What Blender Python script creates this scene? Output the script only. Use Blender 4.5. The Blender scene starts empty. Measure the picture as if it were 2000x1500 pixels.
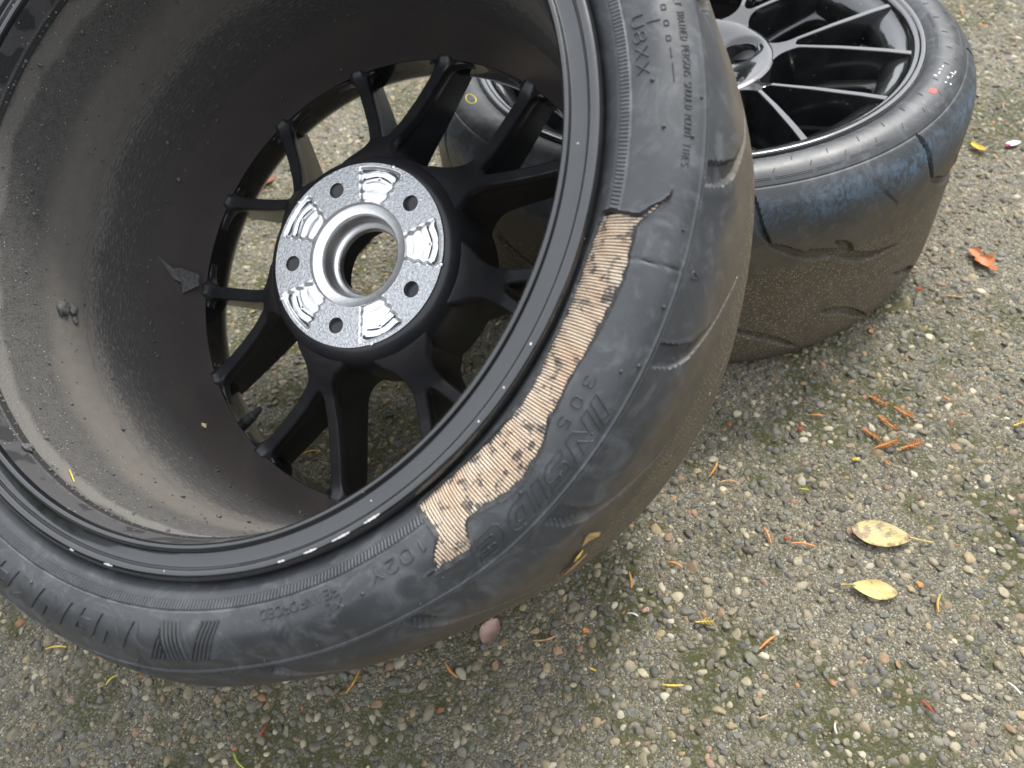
import bpy, math, random
import numpy as np
from mathutils import Matrix, Vector
from mathutils.geometry import delaunay_2d_cdt
random.seed(7); rng = np.random.default_rng(7)
SC = bpy.context.scene
COL = SC.collection
MM = 0.001

# ------------------------------------------------------------------ camera
AX = np.array([[0.994340490883748, -0.06875895197539239, -0.0809888554821753],
               [0.0, -0.7623180909556391, 0.6472025403239313],
               [-0.10624023808833916, -0.6435396916469066, -0.7580037447703919]])
cam_d = bpy.data.cameras.new('camera'); cam = bpy.data.objects.new('camera', cam_d); COL.objects.link(cam)
ex, ey, ez = AX[:, 0], AX[:, 1], AX[:, 2]
cam.matrix_world = Matrix([[ex[0], -ey[0], -ez[0], 0], [ex[1], -ey[1], -ez[1], 0], [ex[2], -ey[2], -ez[2], 0.61735], [0, 0, 0, 1]])
cam_d.sensor_width = 36.0; cam_d.lens = 27.0; cam_d.clip_start = 0.01; cam_d.clip_end = 500.0
cam_d.dof.use_dof = True; cam_d.dof.focus_distance = 0.53; cam_d.dof.aperture_fstop = 9.5
SC.camera = cam
# ------------------------------------------------------------------ sky and sun (bright overcast)
SUN_EL, SUN_ROT = math.radians(53), math.radians(35)     # rotation: clockwise from +Y
w = bpy.data.worlds.new("World"); SC.world = w; w.use_nodes = True
nt = w.node_tree; nt.nodes.clear()
sky = nt.nodes.new('ShaderNodeTexSky'); sky.sky_type = 'NISHITA'; sky.sun_disc = False
sky.sun_elevation = SUN_EL; sky.sun_rotation = SUN_ROT; sky.air_density = 1.0; sky.dust_density = 4.0
hs = nt.nodes.new('ShaderNodeHueSaturation'); hs.inputs['Saturation'].default_value = 0.38
bgn = nt.nodes.new('ShaderNodeBackground'); bgn.inputs['Strength'].default_value = 0.12
wo = nt.nodes.new('ShaderNodeOutputWorld')
mx = nt.nodes.new('ShaderNodeMix'); mx.data_type = 'RGBA'; mx.inputs[0].default_value = .6; mx.inputs[7].default_value = (8.6, 9.0, 9.6, 1)   # even cloud cover
nt.links.new(sky.outputs[0], hs.inputs['Color']); nt.links.new(hs.outputs[0], mx.inputs[6]); nt.links.new(mx.outputs[2], bgn.inputs[0]); nt.links.new(bgn.outputs[0], wo.inputs[0])
sl = bpy.data.lights.new('sun', 'SUN'); sl.energy = 1.5; sl.angle = math.radians(11); sl.color = (1.0, 0.965, 0.91)
so = bpy.data.objects.new('sun', sl); COL.objects.link(so)
sd = Vector((math.cos(SUN_EL) * math.sin(SUN_ROT), math.cos(SUN_EL) * math.cos(SUN_ROT), math.sin(SUN_EL)))
so.rotation_euler = sd.to_track_quat('Z', 'Y').to_euler()
SC.view_settings.view_transform = 'Standard'; SC.view_settings.look = 'None'
SC.view_settings.exposure = 1.08; SC.view_settings.gamma = 1.0; SC.view_settings.use_curve_mapping = False
SC.cycles.max_bounces = 8; SC.cycles.diffuse_bounces = 4; SC.cycles.glossy_bounces = 4

# ------------------------------------------------------------------ helpers
def mesh(name, V, F, mat=None, parent=None, smooth=True, sharp=None, uv=None, col=None):
    V = np.asarray(V, dtype=np.float64) * MM
    me = bpy.data.meshes.new(name)
    if isinstance(F, np.ndarray):
        n, k = F.shape
        me.vertices.add(len(V)); me.vertices.foreach_set('co', V.ravel().astype(np.float32))
        me.loops.add(n * k); me.loops.foreach_set('vertex_index', F.ravel().astype(np.int32))
        me.polygons.add(n)
        me.polygons.foreach_set('loop_start', np.arange(0, n * k, k, dtype=np.int32))
        me.update(calc_edges=True)
    else:
        me.from_pydata([tuple(v) for v in V], [], [tuple(int(i) for i in f) for f in F])
    if uv is not None:
        l = np.empty(len(me.loops), dtype=np.int32); me.loops.foreach_get('vertex_index', l)
        ul = me.uv_layers.new(name='UVMap'); ul.data.foreach_set('uv', np.asarray(uv)[l].ravel().astype(np.float32))
    if col is not None:
        at = me.color_attributes.new('tone', 'FLOAT_COLOR', 'POINT')
        c4 = np.c_[np.asarray(col), np.ones(len(V))]; at.data.foreach_set('color', c4.ravel().astype(np.float32))
    me.polygons.foreach_set('use_smooth', [smooth] * len(me.polygons))
    if sharp is not None and smooth: me.set_sharp_from_angle(angle=math.radians(sharp))
    me.validate(); me.update()
    o = bpy.data.objects.new(name, me); COL.objects.link(o)
    if mat: me.materials.append(mat)
    if parent is not None: o.parent = parent
    return o
def tag(o, label=None, cat=None, group=None, kind=None):
    if label: o['label'] = label
    if cat: o['category'] = cat
    if group: o['group'] = group
    if kind: o['kind'] = kind
    return o
def grid_faces(nu, nv, wrap=True):       # index = i*nv + j
    i = np.arange(nu if wrap else nu - 1); j = np.arange(nv - 1)
    I, J = np.meshgrid(i, j, indexing='ij'); I2 = (I + 1) % nu
    return np.stack([I * nv + J, I2 * nv + J, I2 * nv + J + 1, I * nv + J + 1], -1).reshape(-1, 4)
def lathe(name, prof, mat, parent, seg=360, closed=False, flip=False, sharp=35, uv=False):
    P = np.array(prof, float)
    if closed: P = np.vstack([P, P[:1]])
    a = np.arange(seg) * 2 * np.pi / seg
    V = np.stack([np.outer(np.cos(a), P[:, 0]), np.outer(np.sin(a), P[:, 0]), np.tile(P[:, 1], (seg, 1))], -1).reshape(-1, 3)
    F = grid_faces(seg, len(P))
    if flip: F = F[:, ::-1]
    return mesh(name, V, F, mat, parent, sharp=sharp)
def inside(P, poly):
    P = np.asarray(P); x, y = P[:, 0], P[:, 1]; c = np.zeros(len(P), bool); n = len(poly)
    for i in range(n):
        x1, y1 = poly[i]; x2, y2 = poly[(i + 1) % n]
        if y1 == y2: continue
        m = ((y1 > y) != (y2 > y)) & (x < (x2 - x1) * (y - y1) / (y2 - y1) + x1)
        c ^= m
    return c
def seg_dist(P, poly):
    P = np.asarray(P, float); d = np.full(len(P), 1e9)
    for i in range(len(poly)):
        a = np.array(poly[i]); b = np.array(poly[(i + 1) % len(poly)]); ab = b - a; L = max(ab @ ab, 1e-9)
        t = np.clip(((P - a) @ ab) / L, 0, 1); d = np.minimum(d, np.hypot(*(P - a - t[:, None] * ab).T))
    return d
def resample(poly, step, closed=True):
    P = np.array(poly, float)
    if closed: P = np.vstack([P, P[:1]])
    s = np.r_[0, np.cumsum(np.hypot(*np.diff(P, axis=0).T))]; n = max(3, int(round(s[-1] / step)))
    t = np.linspace(0, s[-1], n + (0 if closed else 1), endpoint=not closed)
    return np.c_[np.interp(t, s, P[:, 0]), np.interp(t, s, P[:, 1])]
def catmull(K, m=8, closed=False):
    K = np.array(K, float)
    P = np.vstack([K[-1:], K, K[:2]]) if closed else np.vstack([2 * K[0] - K[1], K, 2 * K[-1] - K[-2]])
    out = []
    for i in range(1, len(P) - 2):
        a, b, c, d = P[i - 1], P[i], P[i + 1], P[i + 2]
        for t in np.linspace(0, 1, m, endpoint=False):
            out.append(.5 * ((2 * b) + (c - a) * t + (2 * a - 5 * b + 4 * c - d) * t * t + (3 * b - a - 3 * c + d) * t ** 3))
    if not closed: out.append(K[-1])
    return np.array(out)
def cdt(outer, holes, pts):
    """triangulate outer minus holes with extra interior points -> verts, tris"""
    V = [Vector(p) for p in outer]; E = [(i, (i + 1) % len(outer)) for i in range(len(outer))]
    for h in holes:
        b = len(V); V += [Vector(p) for p in h]; E += [(b + i, b + (i + 1) % len(h)) for i in range(len(h))]
    nb = len(V); V += [Vector(p) for p in pts]
    vo, eo, fo, ov, oe, of = delaunay_2d_cdt(V, E, [], 0, 1e-5)
    vo = np.array([tuple(v) for v in vo]); fo = np.array([tuple(f) for f in fo])
    cen = vo[fo].mean(1); keep = inside(cen, outer)
    for h in holes: keep &= ~inside(cen, h)
    return vo, fo[keep], ov
def circle(cx, cy, r, n, a0=0): return [(cx + r * math.cos(a0 + 2 * math.pi * i / n), cy + r * math.sin(a0 + 2 * math.pi * i / n)) for i in range(n)]

# ------------------------------------------------------------------ materials
class NB:
    def __init__(s, name):
        s.m = bpy.data.materials.new(name); s.m.use_nodes = True; s.t = s.m.node_tree
        s.b = s.t.nodes['Principled BSDF']; s.tc = s.t.nodes.new('ShaderNodeTexCoord')
    def n(s, ty, **k):
        x = s.t.nodes.new(ty)
        for a, v in k.items(): setattr(x, a, v)
        return x
    def put(s, inp, v):
        if v is None: return
        if isinstance(v, bpy.types.NodeSocket): s.t.links.new(v, inp)
        else:
            if isinstance(v, (tuple, list)) and len(v) == 3 and inp.type == 'RGBA': v = (*v, 1)
            inp.default_value = v
    def math(s, op, a, b=None, c=None, clamp=False):
        x = s.n('ShaderNodeMath', operation=op, use_clamp=clamp)
        for i, v in enumerate((a, b, c)): s.put(x.inputs[i], v)
        return x.outputs[0]
    def noise(s, vec, scale, detail=4, rough=.55, dist=0):
        x = s.n('ShaderNodeTexNoise'); s.put(x.inputs['Vector'], vec); x.inputs['Scale'].default_value = scale
        x.inputs['Detail'].default_value = detail; x.inputs['Roughness'].default_value = rough; x.inputs['Distortion'].default_value = dist
        return x.outputs['Fac']
    def vor(s, vec, scale, feature='F1', out='Distance', rnd=1.0):
        x = s.n('ShaderNodeTexVoronoi', feature=feature); s.put(x.inputs['Vector'], vec); x.inputs['Scale'].default_value = scale
        x.inputs['Randomness'].default_value = rnd
        return x.outputs[out]
    def ramp(s, f, stops, interp='LINEAR'):
        x = s.n('ShaderNodeValToRGB'); s.put(x.inputs[0], f); e = x.color_ramp; e.interpolation = interp
        while len(e.elements) < len(stops): e.elements.new(.5)
        for el, (p, c) in zip(e.elements, stops):
            el.position = p; el.color = (c, c, c, 1) if not isinstance(c, (tuple, list)) else (*c, 1)
        return x.outputs[0]
    def mix(s, f, a, b, mode='MIX'):
        x = s.n('ShaderNodeMix', data_type='RGBA', blend_type=mode)
        s.put(x.inputs[0], f); s.put(x.inputs[6], a); s.put(x.inputs[7], b); return x.outputs[2]
    def step(s, v, a, b): # smooth 0..1
        x = s.n('ShaderNodeMapRange', interpolation_type='SMOOTHSTEP'); s.put(x.inputs[0], v); x.inputs[1].default_value = a; x.inputs[2].default_value = b
        return x.outputs[0]
    def band(s, v, a, b, e): return s.math('MULTIPLY', s.step(v, a - e, a + e), s.math('SUBTRACT', 1.0, s.step(v, b - e, b + e)))
    def bump(s, h, dist, strength=1.0, nrm=None):
        x = s.n('ShaderNodeBump'); s.put(x.inputs['Height'], h); x.inputs['Distance'].default_value = dist; x.inputs['Strength'].default_value = strength
        if nrm is not None: s.t.links.new(nrm, x.inputs['Normal'])
        return x.outputs[0]
    def xyz(s, v):
        x = s.n('ShaderNodeSeparateXYZ'); s.put(x.inputs[0], v); return x.outputs
    def comb(s, a, b, c=0.0):
        x = s.n('ShaderNodeCombineXYZ'); s.put(x.inputs[0], a); s.put(x.inputs[1], b); s.put(x.inputs[2], c); return x.outputs[0]
    def done(s, **k):
        for a, v in k.items(): s.put(s.b.inputs[a.replace('_', ' ')], v)
        return s.m

def simple(name, col, rough=.6, metal=0.0, var=.25, scale=200, bump=.0003, spec=.5, coat=0):
    b = NB(name); n = b.noise(b.tc.outputs['Object'], scale, 4)
    c = b.mix(b.ramp(n, [(.3, 0), (.7, 1)]), tuple(x * (1 - var) for x in col), tuple(min(1, x * (1 + var)) for x in col))
    return b.done(Base_Color=c, Roughness=rough, Metallic=metal, Normal=b.bump(n, bump), Specular_IOR_Level=spec, Coat_Weight=coat)

def mat_rubber(name, s_tot, dirt0, dirt1, hatch=None, blue=False):
    b = NB(name); obj = b.tc.outputs['Object']; uv = b.tc.outputs['UV']; X = b.xyz(uv); u, v = X[0], X[1]
    s = b.math('MULTIPLY', v, s_tot)
    n1 = b.noise(obj, 16, 6, .62, .8); n2 = b.noise(obj, 90, 5, .6); n3 = b.noise(obj, 900, 3, .6)
    base = b.mix(b.ramp(n1, [(.35, 0), (.65, 1)]), (.040, .043, .046), (.066, .070, .074))
    base = b.mix(b.math('MULTIPLY', b.ramp(n2, [(.55, 0), (.75, 1)]), .5), base, (.078, .082, .088))
    # whitish sheen with a little dust, painted into the colour in cloudy swirls
    sw = b.ramp(b.noise(obj, 34, 8, .7, 2.2), [(.5, 0), (.72, 1)])
    base = b.mix(b.math('MULTIPLY', sw, .7), base, (.145, .152, .162))
    # dirt on shoulder and tread
    d = b.step(b.math('ADD', s, b.math('MULTIPLY', b.math('SUBTRACT', n1, .5), 30.0)), dirt0, dirt1)
    stre = b.noise(b.comb(b.math('MULTIPLY', u, 26.0), b.math('MULTIPLY', v, 90.0)), 6, 5, .65)
    d = b.math('MULTIPLY', d, b.ramp(stre, [(.2, .35), (.7, 1)]))
    dirtc = b.mix(n2, (.072, .058, .040), (.185, .140, .085))
    base = b.mix(b.math('MULTIPLY', d, .85), base, dirtc)
    # sand grains stuck on
    vg = b.vor(obj, 900, 'F1', 'Distance'); vc = b.xyz(b.vor(obj, 900, 'F1', 'Color'))
    gd = b.step(s, dirt1 + 8, dirt1 + 30)
    g = b.math('MULTIPLY', b.math('LESS_THAN', vg, .33), b.math('GREATER_THAN', b.math('ADD', vc[0], b.math('MULTIPLY', gd, .46)), 1.02 if not blue else 1.16))
    g = b.math('MULTIPLY', g, b.step(s, dirt0, dirt1))
    base = b.mix(g, base, b.mix(vc[1], (.40, .28, .11), (.85, .68, .38)))
    if blue:
        bl = b.math('MULTIPLY', b.band(b.math('ADD', s, b.math('MULTIPLY', b.math('SUBTRACT', n1, .5), 26.0)), 58, 82, 9), b.ramp(b.noise(obj, 85, 8, .75, 2.0), [(.44, 0), (.6, 1)]))  # broken bluish patches along the shoulder band
        bl = b.math('MULTIPLY', bl, b.ramp(b.noise(obj, 9, 2), [(.35, .15), (.6, 1)]))
        base = b.mix(b.math('MULTIPLY', bl, .75), base, (.13, .22, .32))
    h = b.math('ADD', b.math('MULTIPLY', n2, .35), b.math('MULTIPLY', n3, .12))
    h = b.math('ADD', h, b.math('MULTIPLY', g, .8))
    if hatch:
        m = b.band(s, hatch[0], hatch[1], .25)
        wv = b.math('SINE', b.math('ADD', b.math('MULTIPLY', u, 2 * math.pi * 760), b.math('MULTIPLY', s, .55)))
        h = b.math('ADD', h, b.math('MULTIPLY', m, b.math('MULTIPLY', wv, .45)))
        base = b.mix(b.math('MULTIPLY', m, b.step(wv, .1, 1.0)), base, b.mix(.25, base, (.11, .115, .12)))
        base = b.mix(b.math('MULTIPLY', b.band(s, hatch[1] + .2, hatch[1] + 1.6, .3), b.ramp(n2, [(.4, 0), (.6, .6)])), base, (.16, .165, .17))
    r = b.ramp(n1, [(.3, .36), (.7, .50)])
    r = b.math('ADD', r, b.math('MULTIPLY', d, .22), clamp=True)
    return b.done(Base_Color=base, Roughness=r, Normal=b.bump(h, .0005), Specular_IOR_Level=.5)

M_rub = mat_rubber('tyre_rubber', 400.0, 80, 102, hatch=(24.2, 28.6))
M_rub2 = mat_rubber('tyre_rubber_bluish', 400.0, 88, 112, blue=True)
M_rubplain = simple('rubber_plain', (.050, .053, .056), .45, scale=120)
M_torn = simple('torn_rubber', (.035, .036, .038), .6, scale=260, var=.5, bump=.0008)
def mat_cord():
    b = NB('ply_cord'); obj = b.tc.outputs['Object']
    n = b.noise(obj, 120, 5, .65); f = b.noise(obj, 1400, 3, .7)
    c = b.mix(b.ramp(b.noise(obj, 45, 3), [(.35, 0), (.65, 1)]), (.70, .53, .38), (.78, .68, .54))
    c = b.mix(b.ramp(f, [(.35, .45), (.6, 0)]), c, (.22, .11, .06))
    c = b.mix(b.math('MULTIPLY', b.ramp(b.math('ADD', n, b.math('MULTIPLY', f, .12)), [(.61, 0), (.66, 1)]), .85), c, (.07, .07, .075))
    return b.done(Base_Color=c, Roughness=.75, Normal=b.bump(f, .0003))
M_cord = mat_cord()
def mat_gloss(name='gloss_black_paint'):
    b = NB(name); obj = b.tc.outputs['Object']
    n = b.noise(obj, 60, 5, .6); sp = b.vor(obj, 420, 'F1', 'Distance'); sc = b.xyz(b.vor(obj, 420, 'F1', 'Color'))
    spot = b.math('MULTIPLY', b.math('LESS_THAN', sp, .22), b.math('GREATER_THAN', sc[0], .994))
    film = b.ramp(b.noise(obj, 22, 5, .65, 1.0), [(.35, 0), (.7, 1)])
    c = b.mix(b.math('MULTIPLY', film, .35), (.008, .009, .010), (.035, .036, .036)); c = b.mix(spot, c, (.35, .35, .33))
    r = b.math('ADD', .12, b.math('MULTIPLY', film, .16))
    return b.done(Base_Color=c, Roughness=r, Coat_Weight=1.0, Coat_Roughness=.04, Specular_IOR_Level=.7, Normal=b.bump(n, .00008))
M_gloss = mat_gloss()
def mat_satin():
    b = NB('satin_black_paint'); obj = b.tc.outputs['Object']
    f = b.noise(obj, 26, 5, .6, .8); n = b.noise(obj, 1500, 2)
    c = b.mix(b.ramp(f, [(.35, 0), (.7, 1)]), (.016, .017, .021), (.034, .033, .034))
    return b.done(Base_Color=c, Roughness=b.math('ADD', .22, b.math('MULTIPLY', f, .2)), Normal=b.bump(n, .00004), Specular_IOR_Level=.55)
M_satin = mat_satin()
def mat_barrel():
    b = NB('dusty_barrel_paint'); obj = b.tc.outputs['Object']; P = b.xyz(obj)
    th = b.math('ARCTAN2', b.math('MULTIPLY', P[1], -1.0), b.math('MULTIPLY', P[0], -1.0)); z = b.math('MULTIPLY', P[2], 1000.0)
    n1 = b.noise(obj, 22, 6, .6, .6); n2 = b.noise(obj, 130, 6, .7); n3 = b.noise(obj, 700, 4, .7)
    zz = b.math('ADD', z, b.math('MULTIPLY', b.math('SUBTRACT', n1, .5), 22.0))
    streak = b.noise(b.comb(b.math('MULTIPLY', th, 15.0), b.math('MULTIPLY', z, .26)), 2.6, 5, .72)
    fine = b.noise(b.comb(b.math('MULTIPLY', th, 30.0), b.math('MULTIPLY', z, .72)), 1.0, 2, .5)
    base = b.mix(n1, (.062, .053, .051), (.092, .080, .076))              # brownish thin film on black near the face
    dust = b.mix(n2, (.11, .102, .092), (.185, .168, .148))               # tan dust
    grit = b.mix(b.ramp(n3, [(.35, 0), (.7, 1)]), (.05, .05, .048), (.135, .13, .122))
    m_d = b.step(zz, 42, 66)
    m_s = b.band(z, -3, 62, 2.0)
    sfac = b.math('MULTIPLY', m_s, b.math('MULTIPLY', b.ramp(fine, [(.56, 0), (.62, 1)]), b.ramp(streak, [(.36, .2), (.56, 1)])))
    sfac = b.math('MULTIPLY', sfac, b.step(z, -8, 40))
    c = b.mix(m_s, base, b.mix(n1, (.058, .056, .055), (.088, .082, .080)))
    c = b.mix(b.math('MULTIPLY', sfac, .8), c, (.21, .205, .195))
    c = b.mix(m_d, c, dust)
    c = b.mix(b.math('MULTIPLY', b.step(zz, 84, 104), b.ramp(n2, [(.25, .3), (.6, 1)])), c, grit)
    rid = b.band(b.math('ADD', zz, b.math('MULTIPLY', streak, 14.0)), 50, 63, 4)
    c = b.mix(b.math('MULTIPLY', rid, b.ramp(streak, [(.45, 0), (.6, .7)])), c, (.23, .215, .19))
    c = b.mix(b.band(zz, 130, 143, 3), c, (.19, .18, .165))
    c = b.mix(b.band(z, 144.5, 148.5, .8), c, (.02, .02, .02))
    c = b.mix(b.step(z, 149.0, 151.0), c, b.mix(b.ramp(b.noise(obj, 60, 2, .4), [(.47, 0), (.52, 1)]), (.03, .03, .032), (.075, .073, .075)))
    specks = b.math('MULTIPLY', b.math('LESS_THAN', b.vor(obj, 520), .2), b.math('GREATER_THAN', b.xyz(b.vor(obj, 520, 'F1', 'Color'))[0], .93))
    specks = b.math('MULTIPLY', specks, b.step(z, 60, 100))
    c = b.mix(specks, c, (.5, .48, .43))
    h = b.math('ADD', b.math('MULTIPLY', n2, .4), b.math('MULTIPLY', b.step(zz, 84, 104), b.math('MULTIPLY', n3, 1.1)))
    h = b.math('ADD', h, b.math('MULTIPLY', sfac, .6)); h = b.math('ADD', h, b.math('MULTIPLY', rid, streak))
    r = b.math('ADD', .46, b.math('MULTIPLY', b.math('MAXIMUM', m_d, b.math('MULTIPLY', m_s, .6)), .40))
    return b.done(Base_Color=c, Roughness=r, Normal=b.bump(h, .0009))
M_barrel = mat_barrel()
def mat_alu():
    b = NB('machined_aluminium'); obj = b.tc.outputs['Object']
    n = b.noise(obj, 300, 5, .7); n2 = b.noise(obj, 40, 3)
    c = b.mix(n2, (.86, .87, .88), (.95, .95, .95))
    return b.done(Base_Color=c, Metallic=1.0, Roughness=b.math('ADD', .28, b.math('MULTIPLY', n, .16)), Normal=b.bump(n, .00012))
M_alu = mat_alu()
def mat_alu_rough():
    b = NB('pitted_aluminium'); obj = b.tc.outputs['Object']
    n = b.noise(obj, 420, 6, .75); v = b.vor(obj, 700)
    c = b.mix(b.ramp(n, [(.35, 0), (.6, 1)]), (.5, .51, .53), (.88, .89, .9))
    return b.done(Base_Color=c, Metallic=.9, Roughness=.42, Normal=b.bump(b.math('ADD', n, b.math('MULTIPLY', v, .5)), .0008))
M_alur = mat_alu_rough()
M_hole = simple('bare_steel_bore', (.42, .42, .43), .4, 1.0, .2, 300)
def mat_pebble():
    b = NB('pebble_stone'); at = b.n('ShaderNodeAttribute', attribute_name='tone'); obj = b.tc.outputs['Object']
    n = b.noise(obj, 420, 5, .65); n2 = b.noise(obj, 1600, 3, .7); n3 = b.noise(obj, 60, 2)
    c = b.mix(b.ramp(n, [(.3, 0), (.7, 1)]), b.mix(.55, at.outputs['Color'], (.02, .02, .02)), at.outputs['Color'])
    c = b.mix(b.math('MULTIPLY', b.ramp(n2, [(.58, 0), (.72, 1)]), .35), c, (.42, .40, .36))
    c = b.mix(b.math('MULTIPLY', b.ramp(b.math('MULTIPLY', b.math('ADD', n, n3), .5), [(.47, 0), (.60, 1)]), .55), c, (.225, .20, .145))   # cement film
    return b.done(Base_Color=c, Roughness=b.ramp(n, [(.3, .38), (.7, .7)]), Normal=b.bump(n2, .0004), Specular_IOR_Level=.45)
M_peb = mat_pebble()
def mat_ground():
    b = NB('exposed_aggregate_cement'); obj = b.tc.outputs['Object']
    nL = b.noise(obj, 5, 4, .6); nM = b.noise(obj, 32, 5, .62); nS = b.noise(obj, 500, 6, .75); nT = b.noise(obj, 1900, 3, .7)
    cem = b.mix(b.ramp(nM, [(.3, 0), (.7, 1)]), (.27, .24, .155), (.46, .415, .30))
    cem = b.mix(b.ramp(nS, [(.38, 0), (.62, 1)]), b.mix(.6, cem, (.03, .028, .02)), cem)
    cem = b.mix(b.math('MULTIPLY', b.ramp(nT, [(.56, 0), (.66, 1)]), .6), cem, (.40, .37, .30))
    gc = b.xyz(b.vor(obj, 640, 'F1', 'Color')); gdst = b.vor(obj, 640)
    cem = b.mix(b.ramp(gc[0], [(.0, .8), (.22, 0)]), cem, (.09, .085, .075)); cem = b.mix(b.ramp(gc[1], [(.82, 0), (.97, .7)]), cem, (.68, .64, .54)); cem = b.mix(b.ramp(gdst, [(.42, 0), (.7, .6)]), cem, (.05, .045, .033))
    moss = b.math('MULTIPLY', b.ramp(b.math('ADD', b.math('MULTIPLY', nL, .55), b.math('MULTIPLY', nM, .45)), [(.475, 0), (.56, 1)]), b.ramp(b.noise(obj, 160, 4, .7), [(.36, 0), (.50, 1)]))
    cem = b.mix(b.math('MULTIPLY', moss, .85), cem, b.mix(nS, (.05, .058, .016), (.17, .175, .045)))
    # far ground, beyond the separately built stones: cells of stone read from the same stones' sizes
    v = b.vor(obj, 95, 'F1', 'Distance'); vc = b.vor(obj, 95, 'F1', 'Color'); ve = b.n('ShaderNodeTexVoronoi', feature='DISTANCE_TO_EDGE'); b.put(ve.inputs['Vector'], obj); ve.inputs['Scale'].default_value = 95
    V3 = b.xyz(vc)
    st = b.ramp(V3[0], [(0, (.05, .055, .065)), (.35, (.12, .125, .13)), (.6, (.22, .2, .17)), (.8, (.33, .27, .18)), (.92, (.34, .2, .13)), (1, (.55, .53, .5))], 'CONSTANT')
    P = b.xyz(obj); dx = b.math('SUBTRACT', b.math('ABSOLUTE', b.math('SUBTRACT', P[0], .08)), .79); dy = b.math('SUBTRACT', b.math('ABSOLUTE', b.math('SUBTRACT', P[1], .70)), .68)
    far = b.step(b.math('MAXIMUM', dx, dy), -.05, .0)
    stone = b.math('MULTIPLY', far, b.step(ve.outputs['Distance'], .03, .12))
    c = b.mix(stone, cem, st)
    h = b.math('ADD', b.math('MULTIPLY', nS, .9), b.math('MULTIPLY', nT, .35)); h = b.math('SUBTRACT', h, b.math('MULTIPLY', gdst, .9)); h = b.math('ADD', h, b.math('MULTIPLY', moss, b.math('MULTIPLY', nT, 1.2)))
    h = b.math('ADD', h, b.math('MULTIPLY', stone, 1.5))
    return b.done(Base_Color=c, Roughness=.85, Normal=b.bump(h, .0016))
M_ground = mat_ground()

# ------------------------------------------------------------------ ground
g = mesh('ground', [(-60000, -60000, 0), (60000, -60000, 0), (60000, 60000, 0), (-60000, 60000, 0)], [(0, 1, 2, 3)], M_ground, smooth=False); tag(g, kind='structure')
# visible gravel: stones bedded in the cement, size from large to grit
def ico(sub):
    t = (1 + 5 ** .5) / 2
    V = [(-1, t, 0), (1, t, 0), (-1, -t, 0), (1, -t, 0), (0, -1, t), (0, 1, t), (0, -1, -t), (0, 1, -t), (t, 0, -1), (t, 0, 1), (-t, 0, -1), (-t, 0, 1)]
    F = [(0, 11, 5), (0, 5, 1), (0, 1, 7), (0, 7, 10), (0, 10, 11), (1, 5, 9), (5, 11, 4), (11, 10, 2), (10, 7, 6), (7, 1, 8), (3, 9, 4), (3, 4, 2), (3, 2, 6), (3, 6, 8), (3, 8, 9), (4, 9, 5), (2, 4, 11), (6, 2, 10), (8, 6, 7), (9, 8, 1)]
    V = [np.array(v) / np.linalg.norm(v) for v in V]
    for _ in range(sub):
        mid = {}; F2 = []
        def m(a, b):
            k = (min(a, b), max(a, b))
            if k not in mid: q = V[a] + V[b]; V.append(q / np.linalg.norm(q)); mid[k] = len(V) - 1
            return mid[k]
        for a, b_, c in F:
            ab, bc, ca = m(a, b_), m(b_, c), m(c, a); F2 += [(a, ab, ca), (b_, bc, ab), (c, ca, bc), (ab, bc, ca)]
        F = F2
    return np.array(V), np.array(F)
X0, X1, Y0, Y1 = -700, 860, 30, 1370
def darts(radii, pack=.70):
    cell = 9.0; H = {}; out = []; R = random.random
    for r in radii:
        for _ in range(20):
            x = X0 + (X1 - X0) * R(); y = Y0 + (Y1 - Y0) * R(); ci, cj = int(x // cell), int(y // cell); ok = True
            for a in (-1, 0, 1):
                for b_ in (-1, 0, 1):
                    for (px, py, pr) in H.get((ci + a, cj + b_), ()):
                        if (px - x) ** 2 + (py - y) ** 2 < ((pr + r) * pack) ** 2: ok = False; break
                    if not ok: break
                if not ok: break
            if ok: H.setdefault((ci, cj), []).append((x, y, r)); out.append((x, y, r)); break
    return np.array(out)
A = (X1 - X0) * (Y1 - Y0)
rad = np.sort(np.concatenate([rng.uniform(4.6, 6.2, int(A * .0004)), rng.uniform(3.2, 4.6, int(A * .0042)), rng.uniform(2.3, 3.4, int(A * .0085)), rng.uniform(1.3, 2.2, int(A * .0095))]))[::-1]
D = darts(rad.tolist())
pal = np.array([(.11, .115, .12), (.165, .172, .178), (.215, .222, .225), (.27, .265, .245), (.185, .18, .155), (.32, .29, .225), (.40, .355, .27), (.50, .41, .26), (.24, .21, .165), (.47, .32, .20), (.37, .27, .215), (.72, .69, .61), (.60, .55, .43), (.13, .12, .115), (.20, .22, .185), (.50, .24, .12)])
pw = np.array([7, 10, 12, 13, 12, 12, 10, 6, 9, 3, 2.6, 3.6, 6, 5, 4, .8]); pw = pw / pw.sum()
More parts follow.
